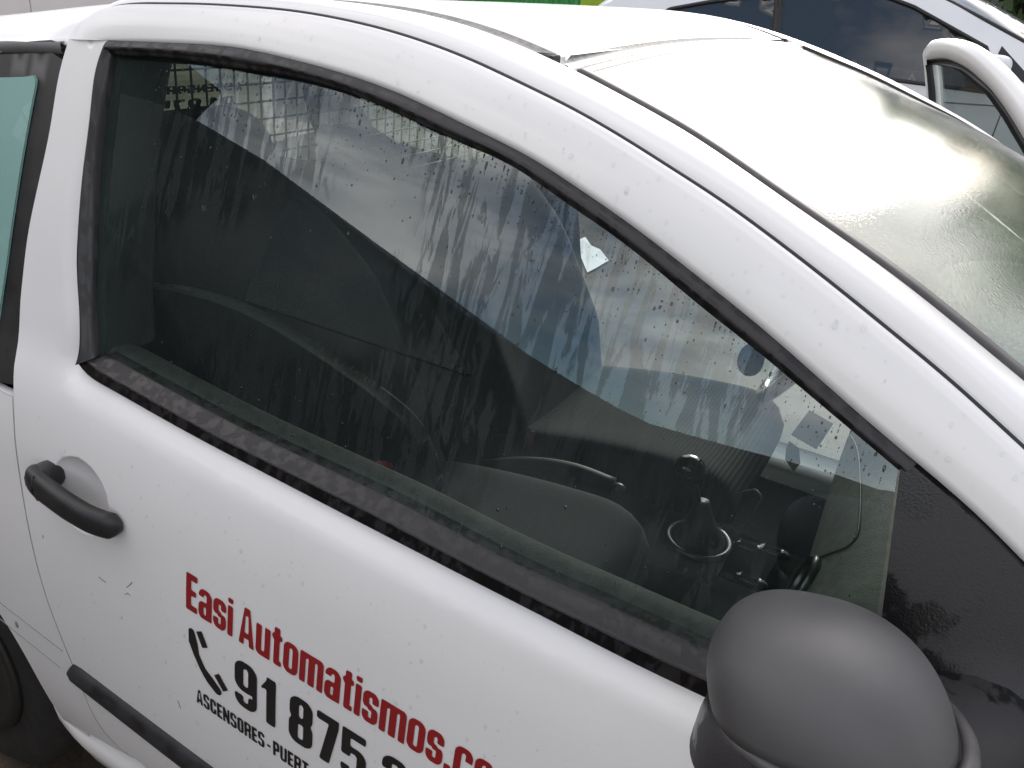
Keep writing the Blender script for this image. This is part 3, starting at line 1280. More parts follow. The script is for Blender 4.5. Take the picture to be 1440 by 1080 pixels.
# header strip over the windscreen and windscreen pane
q = np.linspace(-1, 1, 61)
hd = lambda dx, dz, hw=.560: np.stack([.566 + dx - .020 * (1 - q * q), YC + hw * q, 1.416 + dz + .012 * (1 - q * q)], 1)
GREYB = bpy.data.materials["gutter_strip"]
obj("header_groove", *grid([hd(-.033, .007), hd(-.030, .004), hd(-.027, .002), hd(-.019, .001)]), GREYB, roof)
obj("header_rail", *grid([hd(-.020, .000), hd(-.019, .004), hd(-.012, .004), hd(-.006, .001), hd(-.006, -.004)]), PAINT, roof)
rows = [hd(-.007, .000, .566), hd(-.002, .0005, .566), hd(.006, -.003, .566), hd(.009, -.010, .566)]
obj("windscreen_seal", *grid(rows), RUBBER_DK, roof)

# windscreen
sel_ = C3[:, 0] > .562
ne = resample(C3[sel_], 60)
ne = ne + np.array([.006, .018, -.004])
rows = []
for tt in np.linspace(0, 1, 49):
    qq = 2 * tt - 1
    bowx = np.linspace(0, 1, 60) ** .8
    y = ne[:, 1] * (1 - tt) + (2 * YC - ne[:, 1]) * tt
    x = ne[:, 0] + (1 - qq * qq) * (-.018 + .16 * bowx)
    z = ne[:, 2] + (1 - qq * qq) * (.012 + .035 * bowx)
    rows.append(np.stack([x, y, z], 1))
WS = np.array(rows)
ws = obj("windscreen", *grid(rows), GLASS_SCREEN, car)
for sg in (0, 1):
    sm = C3[C3[:, 0] > .56]
    rws = [sm + np.array(d_) for d_ in ((.0, -.001, -.006), (.001, .001, .0015), (.003, .010, .0025), (.006, .021, .001), (.007, .023, -.012))]
    v_, f_ = grid(rws)
    obj("windscreen_edge", mir(v_) if sg else v_, f_, RUBBER_DK if sg else simple("screen_edge_rubber", (.035, .031, .032), (.06, .055, .056), rough=.55, scale=40.), ws)

# ---- rear quarter, near side and far side
arch_c, arch_r = np.array([-.415, .29]), .336
# lower panel outline
ang = np.linspace(R_(-12), R_(192), 40)
arch = arch_c + arch_r * np.stack([np.cos(ang), np.sin(ang)], 1)
qb = CUT[(CUT[:, 1] < .925)]
qtop = np.array([(-.85, .995), (-.6, .955), (-.3, .935), (-.14, .922)])
q_outline = np.vstack([qtop, qb[:-1] + (-.003, 0), [(.0, .345), (-.07, .235)], arch[1:-1], [(-.80, .24), (-1.12, .42), (-1.15, .9)]])
pv_, pf_ = panel(q_outline, skin, spacing=.035, edge=.02)
quarter = obj("rear_quarter", pv_, pf_, PAINT, car)
quarter2 = obj("rear_quarter", mir(pv_), pf_, PAINT, car)
# pressed line that carries on from the rub strip
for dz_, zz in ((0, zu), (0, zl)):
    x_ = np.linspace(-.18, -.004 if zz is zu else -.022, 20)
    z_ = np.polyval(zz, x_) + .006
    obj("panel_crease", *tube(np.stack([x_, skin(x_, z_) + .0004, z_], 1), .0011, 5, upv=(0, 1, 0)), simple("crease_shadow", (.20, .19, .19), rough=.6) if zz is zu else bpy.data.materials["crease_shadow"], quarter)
pc = side(24, 878)
obj("plug", *superell(pc, (.0035, .002, .007), 2.2, 14, 8), bpy.data.materials["crease_shadow"], quarter)
# quarter glass: black ceramic border with green film inside
qg = np.vstack([CUT[(CUT[:, 1] > .93) & (CUT[:, 1] < 1.355)] + (-.0035, 0), [(-.14, .925), (-.3, .938), (-.6, .958), (-.82, .99), (-.76, 1.14), (-.66, 1.245), (-.45, 1.298), (-.226, 1.336), (-.12, 1.352)]])
qg_v, qg_f = panel(qg, lambda x, z: skin(x, z) + .004, spacing=.04, edge=.02)
qglass = obj("quarter_glass", qg_v, qg_f, CERAMIC, car)
tl = sidexz([(46, 106), (50, 112), (49, 122), (20, 290), (-8, 470)])
tl = np.vstack([tl, [(-.18, .965), (-.6, .985), (-.74, 1.02), (-.70, 1.14), (-.62, 1.22), (-.42, 1.272), (-.25, 1.303), (-.16, 1.317)]])
obj("window_film", *panel(tl, lambda x, z: skin(x, z) + .0002, spacing=.04, edge=.015, skirt=.003), FILM, qglass)
qs = np.array([(-.70, 1.262), (-.45, 1.312), (-.226, 1.347), (-.1, 1.362)])
qs = catmull(qs, 30)
rws = []
for dz, h in ((.006, .006), (.004, -.001), (-.006, -.001), (-.010, .004)):
    rws.append(np.stack([qs[:, 0], skin(qs[:, 0], qs[:, 1]) + h, qs[:, 1] + dz], 1))
obj("quarter_seal", *grid(rws), simple("grey_seal", (.11, .105, .105), (.14, .135, .135), rough=.5), qglass)
dpl = np.array([(-.815, .992), (-.757, 1.142), (-.657, 1.248), (-.45, 1.302), (-.226, 1.339), (-.226, 1.352), (-.45, 1.322), (-.7, 1.278), (-.9, 1.222), (-1.10, 1.14), (-1.16, .97), (-1.0, .975)])
v_, f_ = panel(dpl, lambda x, z: skin(x, z) + .004, spacing=.04, edge=.02)
obj("rear_pillar", v_, f_, PAINT, car)
obj("rear_pillar", mir(v_), f_, PAINT, car)
# far quarter: see-through pane with painted surround
hole = np.array([(-.17, .95), (-.13, 1.15), (-.15, 1.30), (-.30, 1.305), (-.50, 1.285), (-.66, 1.235), (-.77, 1.16), (-.80, 1.10), (-.74, 1.01), (-.65, .967), (-.54, .947), (-.4, .942)])
sur = np.array([(-.10, 1.352), (-.115, .90), (-1.0, .90), (-1.0, 1.10), (-.85, 1.21), (-.66, 1.275), (-.45, 1.31), (-.226, 1.337)])
sv, sf = panel(sur, lambda x, z: skin(x, z) + .003, holes=[hole], spacing=.04, edge=.02)
fq = obj("far_quarter_surround", mir(sv), sf, DARKTRIM, car)
hv, hf = panel(hole, lambda x, z: skin(x, z) + .006, spacing=.08, edge=.03, skirt=0)
obj("quarter_pane", mir(hv), hf, GLASS_REAR, fq)

# sill below the door, near and far
xs = np.linspace(-.115, 1.3, 60)
prof_s = [(-.044, .333), (-.058, .318), (-.060, .295), (-.050, .262), (-.030, .238), (.03, .225), (.10, .225)]
rows = []
for yy, zz in prof_s:
    k = np.clip((xs + .115) / .09, 0, 1) ** .6
    rows.append(np.stack([xs - .06 * (1 - k) * 0 - (zz - .22) * .55 * 1.0 + .03, np.full(60, yy) + .02 * (1 - k), np.full(60, zz) + .012 * (1 - k)], 1))
sv_, sf_ = grid(rows)
sill = obj("sill", sv_, sf_, PAINT, car)
obj("sill", mir(sv_), sf_, PAINT, car)

# front wings and bonnet (beyond the frame)
wc = np.array([1.90, .29])
angf = np.linspace(R_(-10), R_(190), 36)
archf = wc + .335 * np.stack([np.cos(angf), np.sin(angf)], 1)
w_out_ = np.vstack([[(1.268, .29), (1.268, .6), (1.268, .80), (1.256, .945), (1.26, 1.03), (1.31, 1.075), (1.45, 1.02), (1.7, .965), (2.0, .90), (2.3, .80), (2.52, .68), (2.55, .45), (2.4, .25)], archf[1:-1]])
wv_, wf_ = panel(w_out_, lambda x, z: skin(np.clip(x, -9, 1.3), np.clip(z, 0, .96)) + .22 * np.clip(np.asarray(x) - 1.75, 0, 9) ** 2, spacing=.05, edge=.03)
obj("front_wing", wv_, wf_, PAINT, car)
obj("front_wing", mir(wv_), wf_, PAINT, car)
rows = []
for qv in np.linspace(-1, 1, 25):
    xx = np.linspace(1.36, 2.5, 30)
    hw = np.interp(xx, [1.36, 1.8, 2.3, 2.5], [.80, .80, .66, .52])
    zz = np.interp(xx, [1.36, 1.5, 1.75, 2.05, 2.3, 2.45, 2.5], [1.055, 1.02, .965, .90, .82, .74, .66])
    rows.append(np.stack([xx + .16 * (1 - qv * qv), YC + hw * qv, zz + .06 * (1 - qv * qv)], 1))
rows.insert(0, rows[0] + np.array([0, .004, -.10]))
rows.append(rows[-1] + np.array([0, -.004, -.10]))
obj("bonnet", *grid(rows), PAINT, car)
rows = []
for qv in np.linspace(-1, 1, 25):
    zz = np.linspace(.25, .72, 10)
    rows.append(np.stack([2.50 + .15 * (1 - qv * qv) + .06 * np.sin(np.linspace(0, np.pi, 10)), np.full(10, YC + .66 * qv), zz], 1))
obj("front_bumper", *grid(rows), PAINT, car)
for yy in (.28, 2 * YC - .28):
    obj("headlight", *superell((2.36, yy, .74), (.16, .15, .09), 2.3, 20, 12), GLASS_DARK, car)

# hatch
rows = []
for qv in np.linspace(-1, 1, 21):
    zz = np.linspace(.35, .90, 10)
    xx = np.interp(zz, [.35, .6, .8, .90], [-1.12, -1.16, -1.15, -1.12])
    rows.append(np.stack([xx - .03 * (1 - qv * qv), np.full(10, YC + .80 * qv), zz], 1))
hatch = obj("tailgate", *grid(rows), PAINT, car)
hg = []
for qv in np.linspace(-1, 1, 21):
    zz = np.linspace(.90, 1.185, 8)
    hg.append(np.stack([np.interp(zz, [.90, 1.185], [-1.13, -1.08]) - .03 * (1 - qv * qv), YC + np.interp(zz, [.90, 1.185], [.72, .62]) * qv, zz], 1))
rwin = obj("rear_window", *grid(hg), GLASS_REAR, hatch)
for txt, z0_, hg_, y0_, y1_ in (("ASCENSORES", 1.082, .024, 1.06, 1.40), ("91", 1.022, .044, 1.28, 1.38), ("875", 1.022, .044, 1.09, 1.25)):
    uv, f_, w = lay(txt, .08, .2, .1)
    y = y0_ + (y1_ - y0_) * (1 - uv[:, 0] / w)      # reads from behind the car, mirrored from inside
    z = z0_ + uv[:, 1] * hg_
    x = np.interp(z, [.90, 1.185], [-1.13, -1.08]) - .03 * (1 - ((y - YC) / .65) ** 2) + .003
    obj("window_lettering", np.stack([x, y, z], 1), f_, LETTER_BLK, hatch, smooth=False)


# wheels
def wheel(cx, cy, sg, parent):
    w = obj("wheel", *lathe((cx, cy, .29), [(.18, -.08 * sg), (.25, -.088 * sg), (.283, -.07 * sg), (.29, -.03 * sg), (.29, .05 * sg), (.28, .08 * sg), (.18, .08 * sg)], seg=40), TYRE, parent)
    obj("wheel_rim", *lathe((cx, cy, .29), [(.190, -.081 * sg), (.184, -.093 * sg), (.165, -.088 * sg), (.09, -.083 * sg), (.05, -.092 * sg), (.001, -.094 * sg)], seg=32), STEEL, w)
    return w


for cx in (-.415, 1.90):
    wheel(cx, .045, 1, car)
    wheel(cx, 2 * YC - .045, -1, car)
for cx in (-.415, 1.90):
    for sg in (0, 1):
        an = np.linspace(R_(-15), R_(195), 24)
        rws = [np.stack([cx + .345 * np.cos(an), np.full(24, yy), .29 + .345 * np.sin(an)], 1) for yy in (-.035, .12, .30)]
        v_, f_ = grid(rws)
        cc = np.stack([cx + .345 * np.cos(an), np.full(24, .30), .29 + .345 * np.sin(an)], 1)
        f_ = f_ + [tuple(range(48, 72))]
        obj("wheel_arch", mir(v_) if sg else v_, f_, DIRTY, car)
# floor pan
fv, ff = box((.6, YC, .24), (2.2, 1.50, .06))
floor_ = obj("floor_pan", fv, ff, CARPET, car)

# ---- far B pillar, far sill step and far door hung open
pil = np.array([(-.085, 1.37), (-.105, 1.1), (-.075, .92), (-.05, .76), (.0, .55), (.05, .42), (.14, .36), (.17, .38), (.10, .50), (.05, .76), (.02, .95), (.005, 1.15), (.0, 1.385)])
pil = pil + (-.05, 0)
v_, f_ = panel(pil, lambda x, z: skin(x, z) + .03, spacing=.03, edge=.02, skirt=.06)
obj("far_door_pillar", mir(v_), f_, DARKTRIM, car)
v_, f_ = box((.62, 2 * YC - .075, .335), (1.25, .13, .09), bev=.25)
obj("sill_step", v_, f_, PAINT, car)

hinge = np.array([1.34, 2 * YC + .045, 0.])
OPEN = R_(70.0)


def open_tf(v):
    """near-side door shape mirrored to the far side and swung out about its front edge"""
    v = mir(v) + (.10, 0, 0) - hinge
    c, s = math.cos(-OPEN), math.sin(-OPEN)
    x, y = v[:, 0] * c - v[:, 1] * s, v[:, 0] * s + v[:, 1] * c
    out = np.stack([x, y, v[:, 2]], 1) + hinge
    return out


plain = lambda x, z: skin(x, z)
v1b = panel(low_outline, plain, spacing=.06, edge=.02)
odoor = obj("open_door", open_tf(join(v1b, v2)[0]), join(v1b, v2)[1], PAINT, car, label="far front door standing open, its window frame rising behind the windscreen")
# inner side of the frame: painted flange round the glass
NI = 120
oi_out = np.vstack([CUT[::-1][20:-1], B_EXT])
loop_in = np.vstack([REAR_OUT[::-1], A_EXT])


def shell_strip(o_, i_, dep0, dep1):
    o_, i_ = resample(o_, NI), resample(i_, NI)
    rws = []
    for t, h in ((0, .004), (0, dep0), (.15, dep0 + .012), (.35, dep1), (.9, dep1), (1, dep1 - .006), (1, .012)):
        q = o_ * (1 - t) + i_ * t
        rws.append(np.stack([q[:, 0], skin(q[:, 0], q[:, 1]) + h, q[:, 1]], 1))
    return grid(rws)


st1 = shell_strip(B_EXT, A_EXT + (-.008, -.022), .020, .045)
st2 = shell_strip(CUT[:45], REAR_OUT, .020, .045)
v_, f_ = join(st1, st2)
obj("frame_flange", open_tf(v_), f_, PAINT, odoor)
v_, f_ = join(seal_rows(top_out, top_in), seal_rows(r_out, r_in))
v_[:, 1] += .030
v_[:, 2] -= .020
v_[:, 0] += .004
obj("frame_seal", open_tf(v_), f_, RUBBER_DK, odoor)
v_, f_ = panel(gl_loop, gx, spacing=.06, edge=.03, skirt=0)
obj("door_glass", open_tf(v_), f_, GLASS_DOOR, odoor)
card = np.vstack([low_outline])
v_, f_ = panel(np.array([(.04, .92), (.06, .5), (.16, .40), (.5, .32), (1.2, .32), (1.23, .9), (1.1, .955), (.5, .975), (.1, .99)]), lambda x, z: skin(x, z) + .075, spacing=.06, edge=.04, skirt=-.05)
obj("inner_card", open_tf(v_), f_, DARKTRIM, odoor)
obj("card_ledge", open_tf(join(grid([np.stack([np.linspace(.05, 1.2, 20), np.full(20, y_), np.linspace(.985, .955, 20) + z_], 1) for y_, z_ in ((.012, .0), (.07, -.002), (.08, -.03))]))[0]), grid(np.zeros((3, 20, 3)))[1], DARKTRIM, odoor)

# ---- near door, inside: ledge and card, pillar trim round the pane
xl = np.linspace(.03, 1.10, 50)
zl_ = np.interp(xl, BELTHI_EXT[:, 0], BELTHI_EXT[:, 1])
rws = []
for dy, dz in ((.016, -.008), (.030, .002), (.052, .002), (.064, -.006), (.070, -.05), (.072, -.25), (.08, -.6)):
    rws.append(np.stack([xl, skin(xl, zl_) + dy, zl_ + dz], 1))
obj("door_card", *grid(rws), simple("door_card_trim", (.035, .036, .033), (.055, .056, .052), rough=.7, scale=80., bump=.3, bscale=500.), door)
# inner trim of the frame (A pillar, header): hides the outer pane's edge
ii = resample(A_IN, 80)
tcen = np.array([.45, 1.12])
dv = tcen - ii
dv /= np.linalg.norm(dv, axis=1)[:, None]
rws = []
for off_, dp in ((0, .014), (.004, .022), (.012, .050), (.020, .075), (.010, .100), (-.02, .12), (-.05, .125)):
    qx = ii + dv * off_
    rws.append(np.stack([qx[:, 0], skin(qx[:, 0], qx[:, 1]) + dp, qx[:, 1]], 1))
obj("pillar_trim", *grid(rws), DARKTRIM, car)
ii = resample(REAR_IN, 40)
rws = []
for off_, dp in ((0, .014), (.006, .03), (.011, .06), (.012, .085), (.0, .10), (-.1, .11), (-.22, .12)):
    qx = ii + np.array([off_, 0])
    rws.append(np.stack([qx[:, 0], skin(qx[:, 0], qx[:, 1]) + dp, qx[:, 1]], 1))
obj("pillar_trim", *grid(rws), DARKTRIM, car)
obj("trim_clip", *superell(aty(1056, 506, .185), (.013, .012, .017), 2.2, 18, 10), DARKTRIM, car)

# headliner and inner quarter panels
rows = []
for qv in np.linspace(-1, 1, 21):
    hw = YC - re[:, 1] + .05
    rows.append(np.stack([RX, YC + hw * qv, re[:, 2] - .035 + .010 * (1 - qv * qv) - .02 * abs(qv) ** 6], 1))
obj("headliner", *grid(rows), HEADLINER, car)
iq = np.array([(-1.1, .35), (.06, .35), (.0, .9), (-.06, 1.34), (-.5, 1.29), (-.85, 1.18), (-1.1, .95)])
v_, f_ = panel(iq, lambda x, z: skin(x, z) + .07, spacing=.1, edge=.05, skirt=0)
obj("inner_quarter", v_, f_, DARKTRIM, car)
v_, f_ = panel(np.array([(-1.1, .35), (-.02, .35), (-.12, .96), (-.9, 1.0)]), lambda x, z: skin(x, z) + .07, spacing=.1, edge=.05, skirt=0)
obj("inner_quarter", mir(v_), f_, DARKTRIM, car)
# far cant rail trim
v_ = rail_v.copy()
# ---- load bay partition: solid lower panel and wire mesh above
PXp = -.30
ppts = [(.10, 1.135), (.62, 1.135), (.95, 1.05), (1.30, .97), (1.54, .96), (1.56, .34), (.09, .34)]
V2, F2, lp = cdt(np.array(ppts), (), .15, None, .08)
pv3 = np.stack([np.full(len(V2), PXp - .01), V2[:, 0], V2[:, 1]], 1)
part = obj("load_partition", pv3, [tuple(t) for t in F2], DARKTRIM, car)
WIRE = simple("wire_black", (.012, .012, .012), rough=.4)
ztop = lambda y: 1.362 - .08 * ((y - YC) / .65) ** 4
zbot = lambda y: np.interp(y, [.10, .62, .95, 1.30, 1.54], [1.135, 1.135, 1.05, .97, .96])
for y in np.arange(.16, 1.53, .034):
    obj("wire", *tube([(PXp, y, zbot(y) - .01), (PXp, y, ztop(y))], .0022, 5), WIRE, part)
for z in np.arange(.985, 1.36, .034):
    ys = np.linspace(.16, 1.53, 120)
    ok = (zbot(ys) < z + .02) & (ztop(ys) > z)
    if ok.sum() > 2:
        ya, yb = ys[ok].min(), ys[ok].max()
        obj("wire", *tube([(PXp + .004, ya, z), (PXp + .004, yb, z)], .0022, 5, upv=(1, 0, 0)), WIRE, part)


# ---- seats
def ribbed():
    m = FABRIC.copy()
    m.name = "ribbed_fabric"
    nt = m.node_tree
    b = [n for n in nt.nodes if n.type == 'BSDF_PRINCIPLED'][0]
    tc = nt.nodes.new("ShaderNodeTexCoord")
    w = N(nt, "ShaderNodeTexWave", Scale=34.)
    w.bands_direction = 'X'
    bp = N(nt, "ShaderNodeBump", Strength=.30, Distance=.004)
    nt.links.new(tc.outputs["Object"], w.inputs["Vector"])
    nt.links.new(w.outputs["Fac"], bp.inputs["Height"])
    nt.links.new(bp.outputs["Normal"], b.inputs["Normal"])
    return m


RIBBED = ribbed()


def seat(yc, dx, parent, lean=0., hz_=0., hx_=0.):
    sroot_c = []
    # cushion
    rings = []
    for s in np.linspace(0, 1, 26):
        x = .10 + dx + .62 * s
        zt = .50 + .10 * s + (.02 * math.sin(math.pi * s))
        endk = 1.0 if s < .8 else math.sqrt(max(0.02, 1 - ((s - .8) / .2) ** 2.2))
        hw = .25 * (.92 + .08 * endk)
        ring_ = []
        for a in np.linspace(0, 2 * np.pi, 36, endpoint=False):
            ca, sa = math.cos(a), math.sin(a)
            e = .62
            u = math.copysign(abs(ca) ** e, ca) * hw
            w = math.copysign(abs(sa) ** e, sa)
            bol = .050 * abs(u / hw) ** 3 if w > 0 else 0
            z = zt - .075 + (w * .075 + bol) * (.25 + .75 * endk) - (1 - endk) * .02
            ring_.append((x, yc + u, z))
        rings.append(ring_)
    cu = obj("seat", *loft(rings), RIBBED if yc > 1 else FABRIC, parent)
    rings = []
    for s in np.linspace(0, 1, 26):
        bx, bz = .17 + dx - (.33 + lean) * s, .47 + .60 * s
        endk = 1.0 if s < .82 else math.sqrt(max(.03, 1 - ((s - .82) / .18) ** 2.3))
        hw = np.interp(s, [0, .3, .7, 1], [.24, .26, .25, .17]) * (.9 + .1 * endk)
        ring_ = []
        for a in np.linspace(0, 2 * np.pi, 36, endpoint=False):
            ca, sa = math.cos(a), math.sin(a)
            e = .6
            u = math.copysign(abs(ca) ** e, ca) * hw
            w = math.copysign(abs(sa) ** e, sa)
            bol = .065 * abs(u / hw) ** 3 * np.interp(s, [0, .25, .6, 1], [.4, 1, .8, .1]) if w > 0 else 0
            dpt = (w * .06 * endk + bol)
            ring_.append((bx + dpt * .88, yc + u, bz + dpt * .48))
        rings.append(ring_)
    obj("backrest", *loft(rings), FABRIC, cu)
    hc = np.array([.17 + dx - (.33 + lean) * 1.22 + hx_, yc, .47 + .60 * 1.235 + hz_])
    ax = np.array([[.88, 0, .48], [0, 1, 0], [-.48, 0, .88]])
    obj("headrest", *superell(hc, (.05, .135, .085), 2.6, 28, 16, ax), FABRIC, cu)
    for sy in (-.06, .06):
        obj("headrest_post", *tube([hc + (-.0 + .02, sy, -.02), hc + (.045, sy, -.15)], .006, 8), GLOSSBLK, cu)
    return cu


seat(.47, -.08, car, -.05, -.055, .03)
seat(1.17, .02, car, -.02)

# ---- dashboard
dp = np.array([(.99, .42), (.955, .60), (.935, .75), (.925, .85), (.935, .93), (.965, .985), (1.02, 1.015), (1.12, 1.03), (1.25, 1.03), (1.45, 1.01)])
dp = catmull(dp, 40)
rows = []
ysd = np.r_[.075, .080, .095, np.linspace(.12, 1.52, 40), 1.545, 1.56, 1.565]
for y in ysd:
    e = min(y - .075, 1.565 - y)
    k = math.sqrt(max(0, 1 - (1 - min(e, .045) / .045) ** 2))
    bx = .02 * math.cos(min(1, abs(y - YC) / .7) * math.pi)
    shr = (1 - k) * .045
    rows.append(np.stack([dp[:, 0] + shr - bx * .5, np.full(40, y), dp[:, 1] - shr * .6], 1))
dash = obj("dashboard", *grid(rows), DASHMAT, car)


def on_dash(x, y, up_=.0015):
    z = np.interp(x, dp[5:, 0], dp[5:, 1])
    return np.stack([x, y, z + up_], 1)


from mathutils.bvhtree import BVHTree
dv_, df_ = grid(rows)
dash_bvh = BVHTree.FromPolygons([Vector(p) for p in dv_], df_)


def on_mesh(bvh, px, py, lift=.001):
    h = bvh.ray_cast(Vector(CAM_C), Vector(ray(px, py)))
    if h[0] is None:
        return None
    n_ = h[1] if h[1].dot(Vector(ray(px, py))) < 0 else -h[1]
    return np.array(h[0] + n_ * lift), np.array(n_)


sm_ = [on_mesh(dash_bvh, *p) for p in catmull([(1148, 638), (1167, 621), (1187, 610), (1198, 614), (1205, 628), (1210, 671), (1211, 699), (1209, 735), (1204, 760), (1190, 772), (1169, 779), (1136, 793), (1112, 814)], 50)]
sm_ = [p[0] for p in sm_ if p is not None]
if len(sm_) > 8:
    obj("airbag_seam", *tube(smooth(np.array(sm_), 3), .0016, 6), RUBBER_DK, dash)
vc = on_mesh(dash_bvh, 1132, 822, .002)
if vc is not None:
    c_, n_ = vc
    vent = obj("air_vent", *lathe(c_, [(.034, -.002), (.036, .004), (.032, .008), (.028, .004), (.027, -.002)], tuple(n_), 32), CHROME, dash)
    obj("vent_core", *lathe(c_, [(.027, .000), (.012, .004), (.001, .004)], tuple(n_), 24), GLOSSBLK, vent)

obj("floor_carpet", *box((.55, YC, .285), (1.6, 1.44, .02)), CARPET, car)
obj("firewall", *box((1.30, YC, .65), (.04, 1.44, .75)), CARPET, car)

# ---- centre console, gear lever, switches, hand brake
v_, f_ = box((.70, YC, .42), (.62, .20, .17), bev=.12)
console = obj("centre_console", v_, f_, CONSOLE, car)
gc = np.array([.705, .82, .507])
obj("gear_ring", *lathe(gc, [(.066, -.004), (.069, .006), (.063, .012), (.055, .009), (.053, 0)], (0, 0, 1), 36), CHROME, console)
obj("gear_gaiter", *lathe(gc, [(.053, .004), (.046, .018), (.032, .042), (.021, .072), (.015, .095)], (-.12, 0, 1), 24), simple("gaiter_leather", (.008, .008, .008), rough=.5), console)
obj("gear_stick", *tube([gc + (-.008, 0, .06), gc + (-.04, 0, .14)], .008, 10), RUBBER_DK, console)
obj("gear_knob", *superell((.656, .82, .658), (.033, .033, .033), 2.1, 24, 16), GLOSSBLK, console)
for sx, sy in ((.80, .86), (.83, .755), (.845, .875)):
    sw = obj("window_switch", *superell((sx, sy, .511), (.034, .016, .010), 2.6, 18, 8), GLOSSBLK, console)
    obj("switch_key", *box((sx - .004, sy, .521), (.034, .012, .008), bev=.3), CONSOLE, console)
obj("console_tray", *box((.83, .82, .5065), (.12, .16, .008), bev=.3), GLOSSBLK, console)
hb = [(.20, .80, .50), (.32, .80, .55), (.43, .80, .575), (.515, .80, .575)]
hbo = obj("hand_brake", *tube(catmull(hb, 20), np.interp(np.linspace(0, 1, 20), [0, .5, 1], [.014, .018, .017]), 12), DARKTRIM, console)
obj("brake_button", *superell((.527, .80, .575), (.014, .010, .010), 2.2, 14, 8), CONSOLE, console)
# belt buckles and webbing
for x_, y_, z_ in (tuple(aty(540, 656, .185)), tuple(aty(745, 608, .90))):
    obj("belt_buckle", *box((x_, y_, z_ - .01), (.026, .016, .034), bev=.25), REDPL, car)
web = catmull([aty(195, 200, .14), aty(190, 330, .15), aty(196, 395, .16), aty(250, 405, .17), aty(330, 428, .185), aty(470, 508, .215), aty(550, 566, .25), aty(605, 640, .36), aty(620, 690, .42)], 80)
obj("seat_belt", *sweep(web, [(-.0015, -.012), (.0015, -.012), (.0015, .012), (-.0015, .012)], upv=(0, 1, 0), av=(0, 1, 0)), BELTWEB, car)
# steering wheel (behind the pillar from here)
stc = np.array([.80, 1.17, .88])
sax = np.array([-.86, 0, .5])
th = np.linspace(0, 2 * np.pi, 48, endpoint=False)
a_ = np.array([0, 1., 0])
b_ = np.cross(sax, a_)
ringp = stc + .185 * (np.cos(th)[:, None] * a_ + np.sin(th)[:, None] * b_)
rg = []
for i in range(48):
    rad = (ringp[i] - stc) / .185
    rg.append([ringp[i] + .015 * (math.cos(t) * rad + math.sin(t) * sax) for t in np.linspace(0, 2 * np.pi, 10, endpoint=False)])
sw_v, sw_f = grid(rg, closed_u=True, closed_v=True)
stw = obj("steering_wheel", sw_v, sw_f, GLOSSBLK, car)
obj("steering_hub", *superell(stc - sax * .02, (.03, .07, .06), 2.3, 20, 12, np.array([sax, a_, b_])), DARKTRIM, stw)
for t in (R_(0), R_(180), R_(270)):
    obj("steering_spoke", *tube([stc - sax * .01, stc + .18 * (math.cos(t) * a_ + math.sin(t) * b_)], .014, 8), DARKTRIM, stw)

# ---- door mirror, near side
mc = np.array([.9895, -.135, 1.089])
tl_ = R_(12)
mu = np.array([math.cos(tl_), 0, math.sin(tl_)])
mv = np.array([0, -.966, .259])
mw = np.array([-math.sin(R_(27)), .10, math.cos(R_(27))])
AX = np.array([mu, mv, mw])
mirror = obj("door_mirror", *superell(mc, (.076, .091, .072), 2.45, 56, 24, AX, wmin=0.), CAP, car)
rings = []
for h_, ku, sh in ((.0, .97, 0), (.006, 1.0, 0), (.022, 1.02, -.002), (.045, 1.02, -.003), (.068, .93, .004), (.085, .78, .004), (.094, .5, .004), (.096, .1, .004)):
    ring_ = []
    for t in np.linspace(0, 2 * np.pi, 56, endpoint=False):
        e_ = 2 / 2.3
        cu_, su_ = math.cos(t), math.sin(t)
        ring_.append(mc + mu * (math.copysign(abs(cu_) ** e_, cu_) * .079 * ku + .001) + mv * math.copysign(abs(su_) ** e_, su_) * .093 * ku + np.array([sh, 0, -h_ - .001]))
    rings.append(ring_)
obj("mirror_base", *loft(rings), SAIL, mirror)
th = np.linspace(0, 2 * np.pi, 72, endpoint=False)
e = 2 / 2.2
rp = []
for t in th:
    cu_, su_ = math.cos(t), math.sin(t)
    rad = np.array([math.copysign(abs(cu_) ** e, cu_) * .0765, math.copysign(abs(su_) ** e, su_) * .0930])
    cpt = mc + mu * (rad[0] + .0050) + mv * rad[1] - mw * .004
    dr = mu * rad[0] + mv * rad[1]
    dr /= np.linalg.norm(dr)
    rp.append([cpt + .0055 * (math.cos(a) * dr + math.sin(a) * mw) for a in np.linspace(0, 2 * np.pi, 10, endpoint=False)])
obj("mirror_rim", *grid(rp, closed_u=True, closed_v=True), RIM, mirror)
arm = catmull([mc + (.02, .05, -.03), (1.06, -.04, 1.01), (1.09, .0, 1.0), (1.11, .04, 1.0)], 16)
obj("mirror_arm", *tube(arm, np.linspace(.045, .055, 16), 18), SAIL, mirror)

# ================================================================== small things lying in the car
pcd = aty(1140, 612, .60)
ux, uy = np.array([.10, .10, -.01]), np.array([-.03, .02, .05])
crd = thing("paper_card", "grey card slip with a row of figures leaning on the dashboard", "card", tuple(pcd))
cpts = [aty(1113, 612, .60), aty(1148, 632, .58), aty(1172, 596, .60), aty(1139, 577, .62)]
cpts = np.array(cpts)
nrm_ = np.cross(cpts[1] - cpts[0], cpts[3] - cpts[0])
nrm_ /= np.linalg.norm(nrm_)
CARDM = simple("card_grey", (.14, .15, .17), (.17, .18, .20), rough=.6)
obj("card_sheet", np.vstack([cpts, cpts + nrm_ * .002]), [(0, 1, 2, 3), (7, 6, 5, 4), (0, 4, 5, 1), (1, 5, 6, 2), (2, 6, 7, 3), (3, 7, 4, 0)], CARDM, crd, smooth=False)

def on_ground(px, py, z=.0):
    w = ray(px, py)
    return CAM_C + w * (z - CAM_C[2]) / w[2]


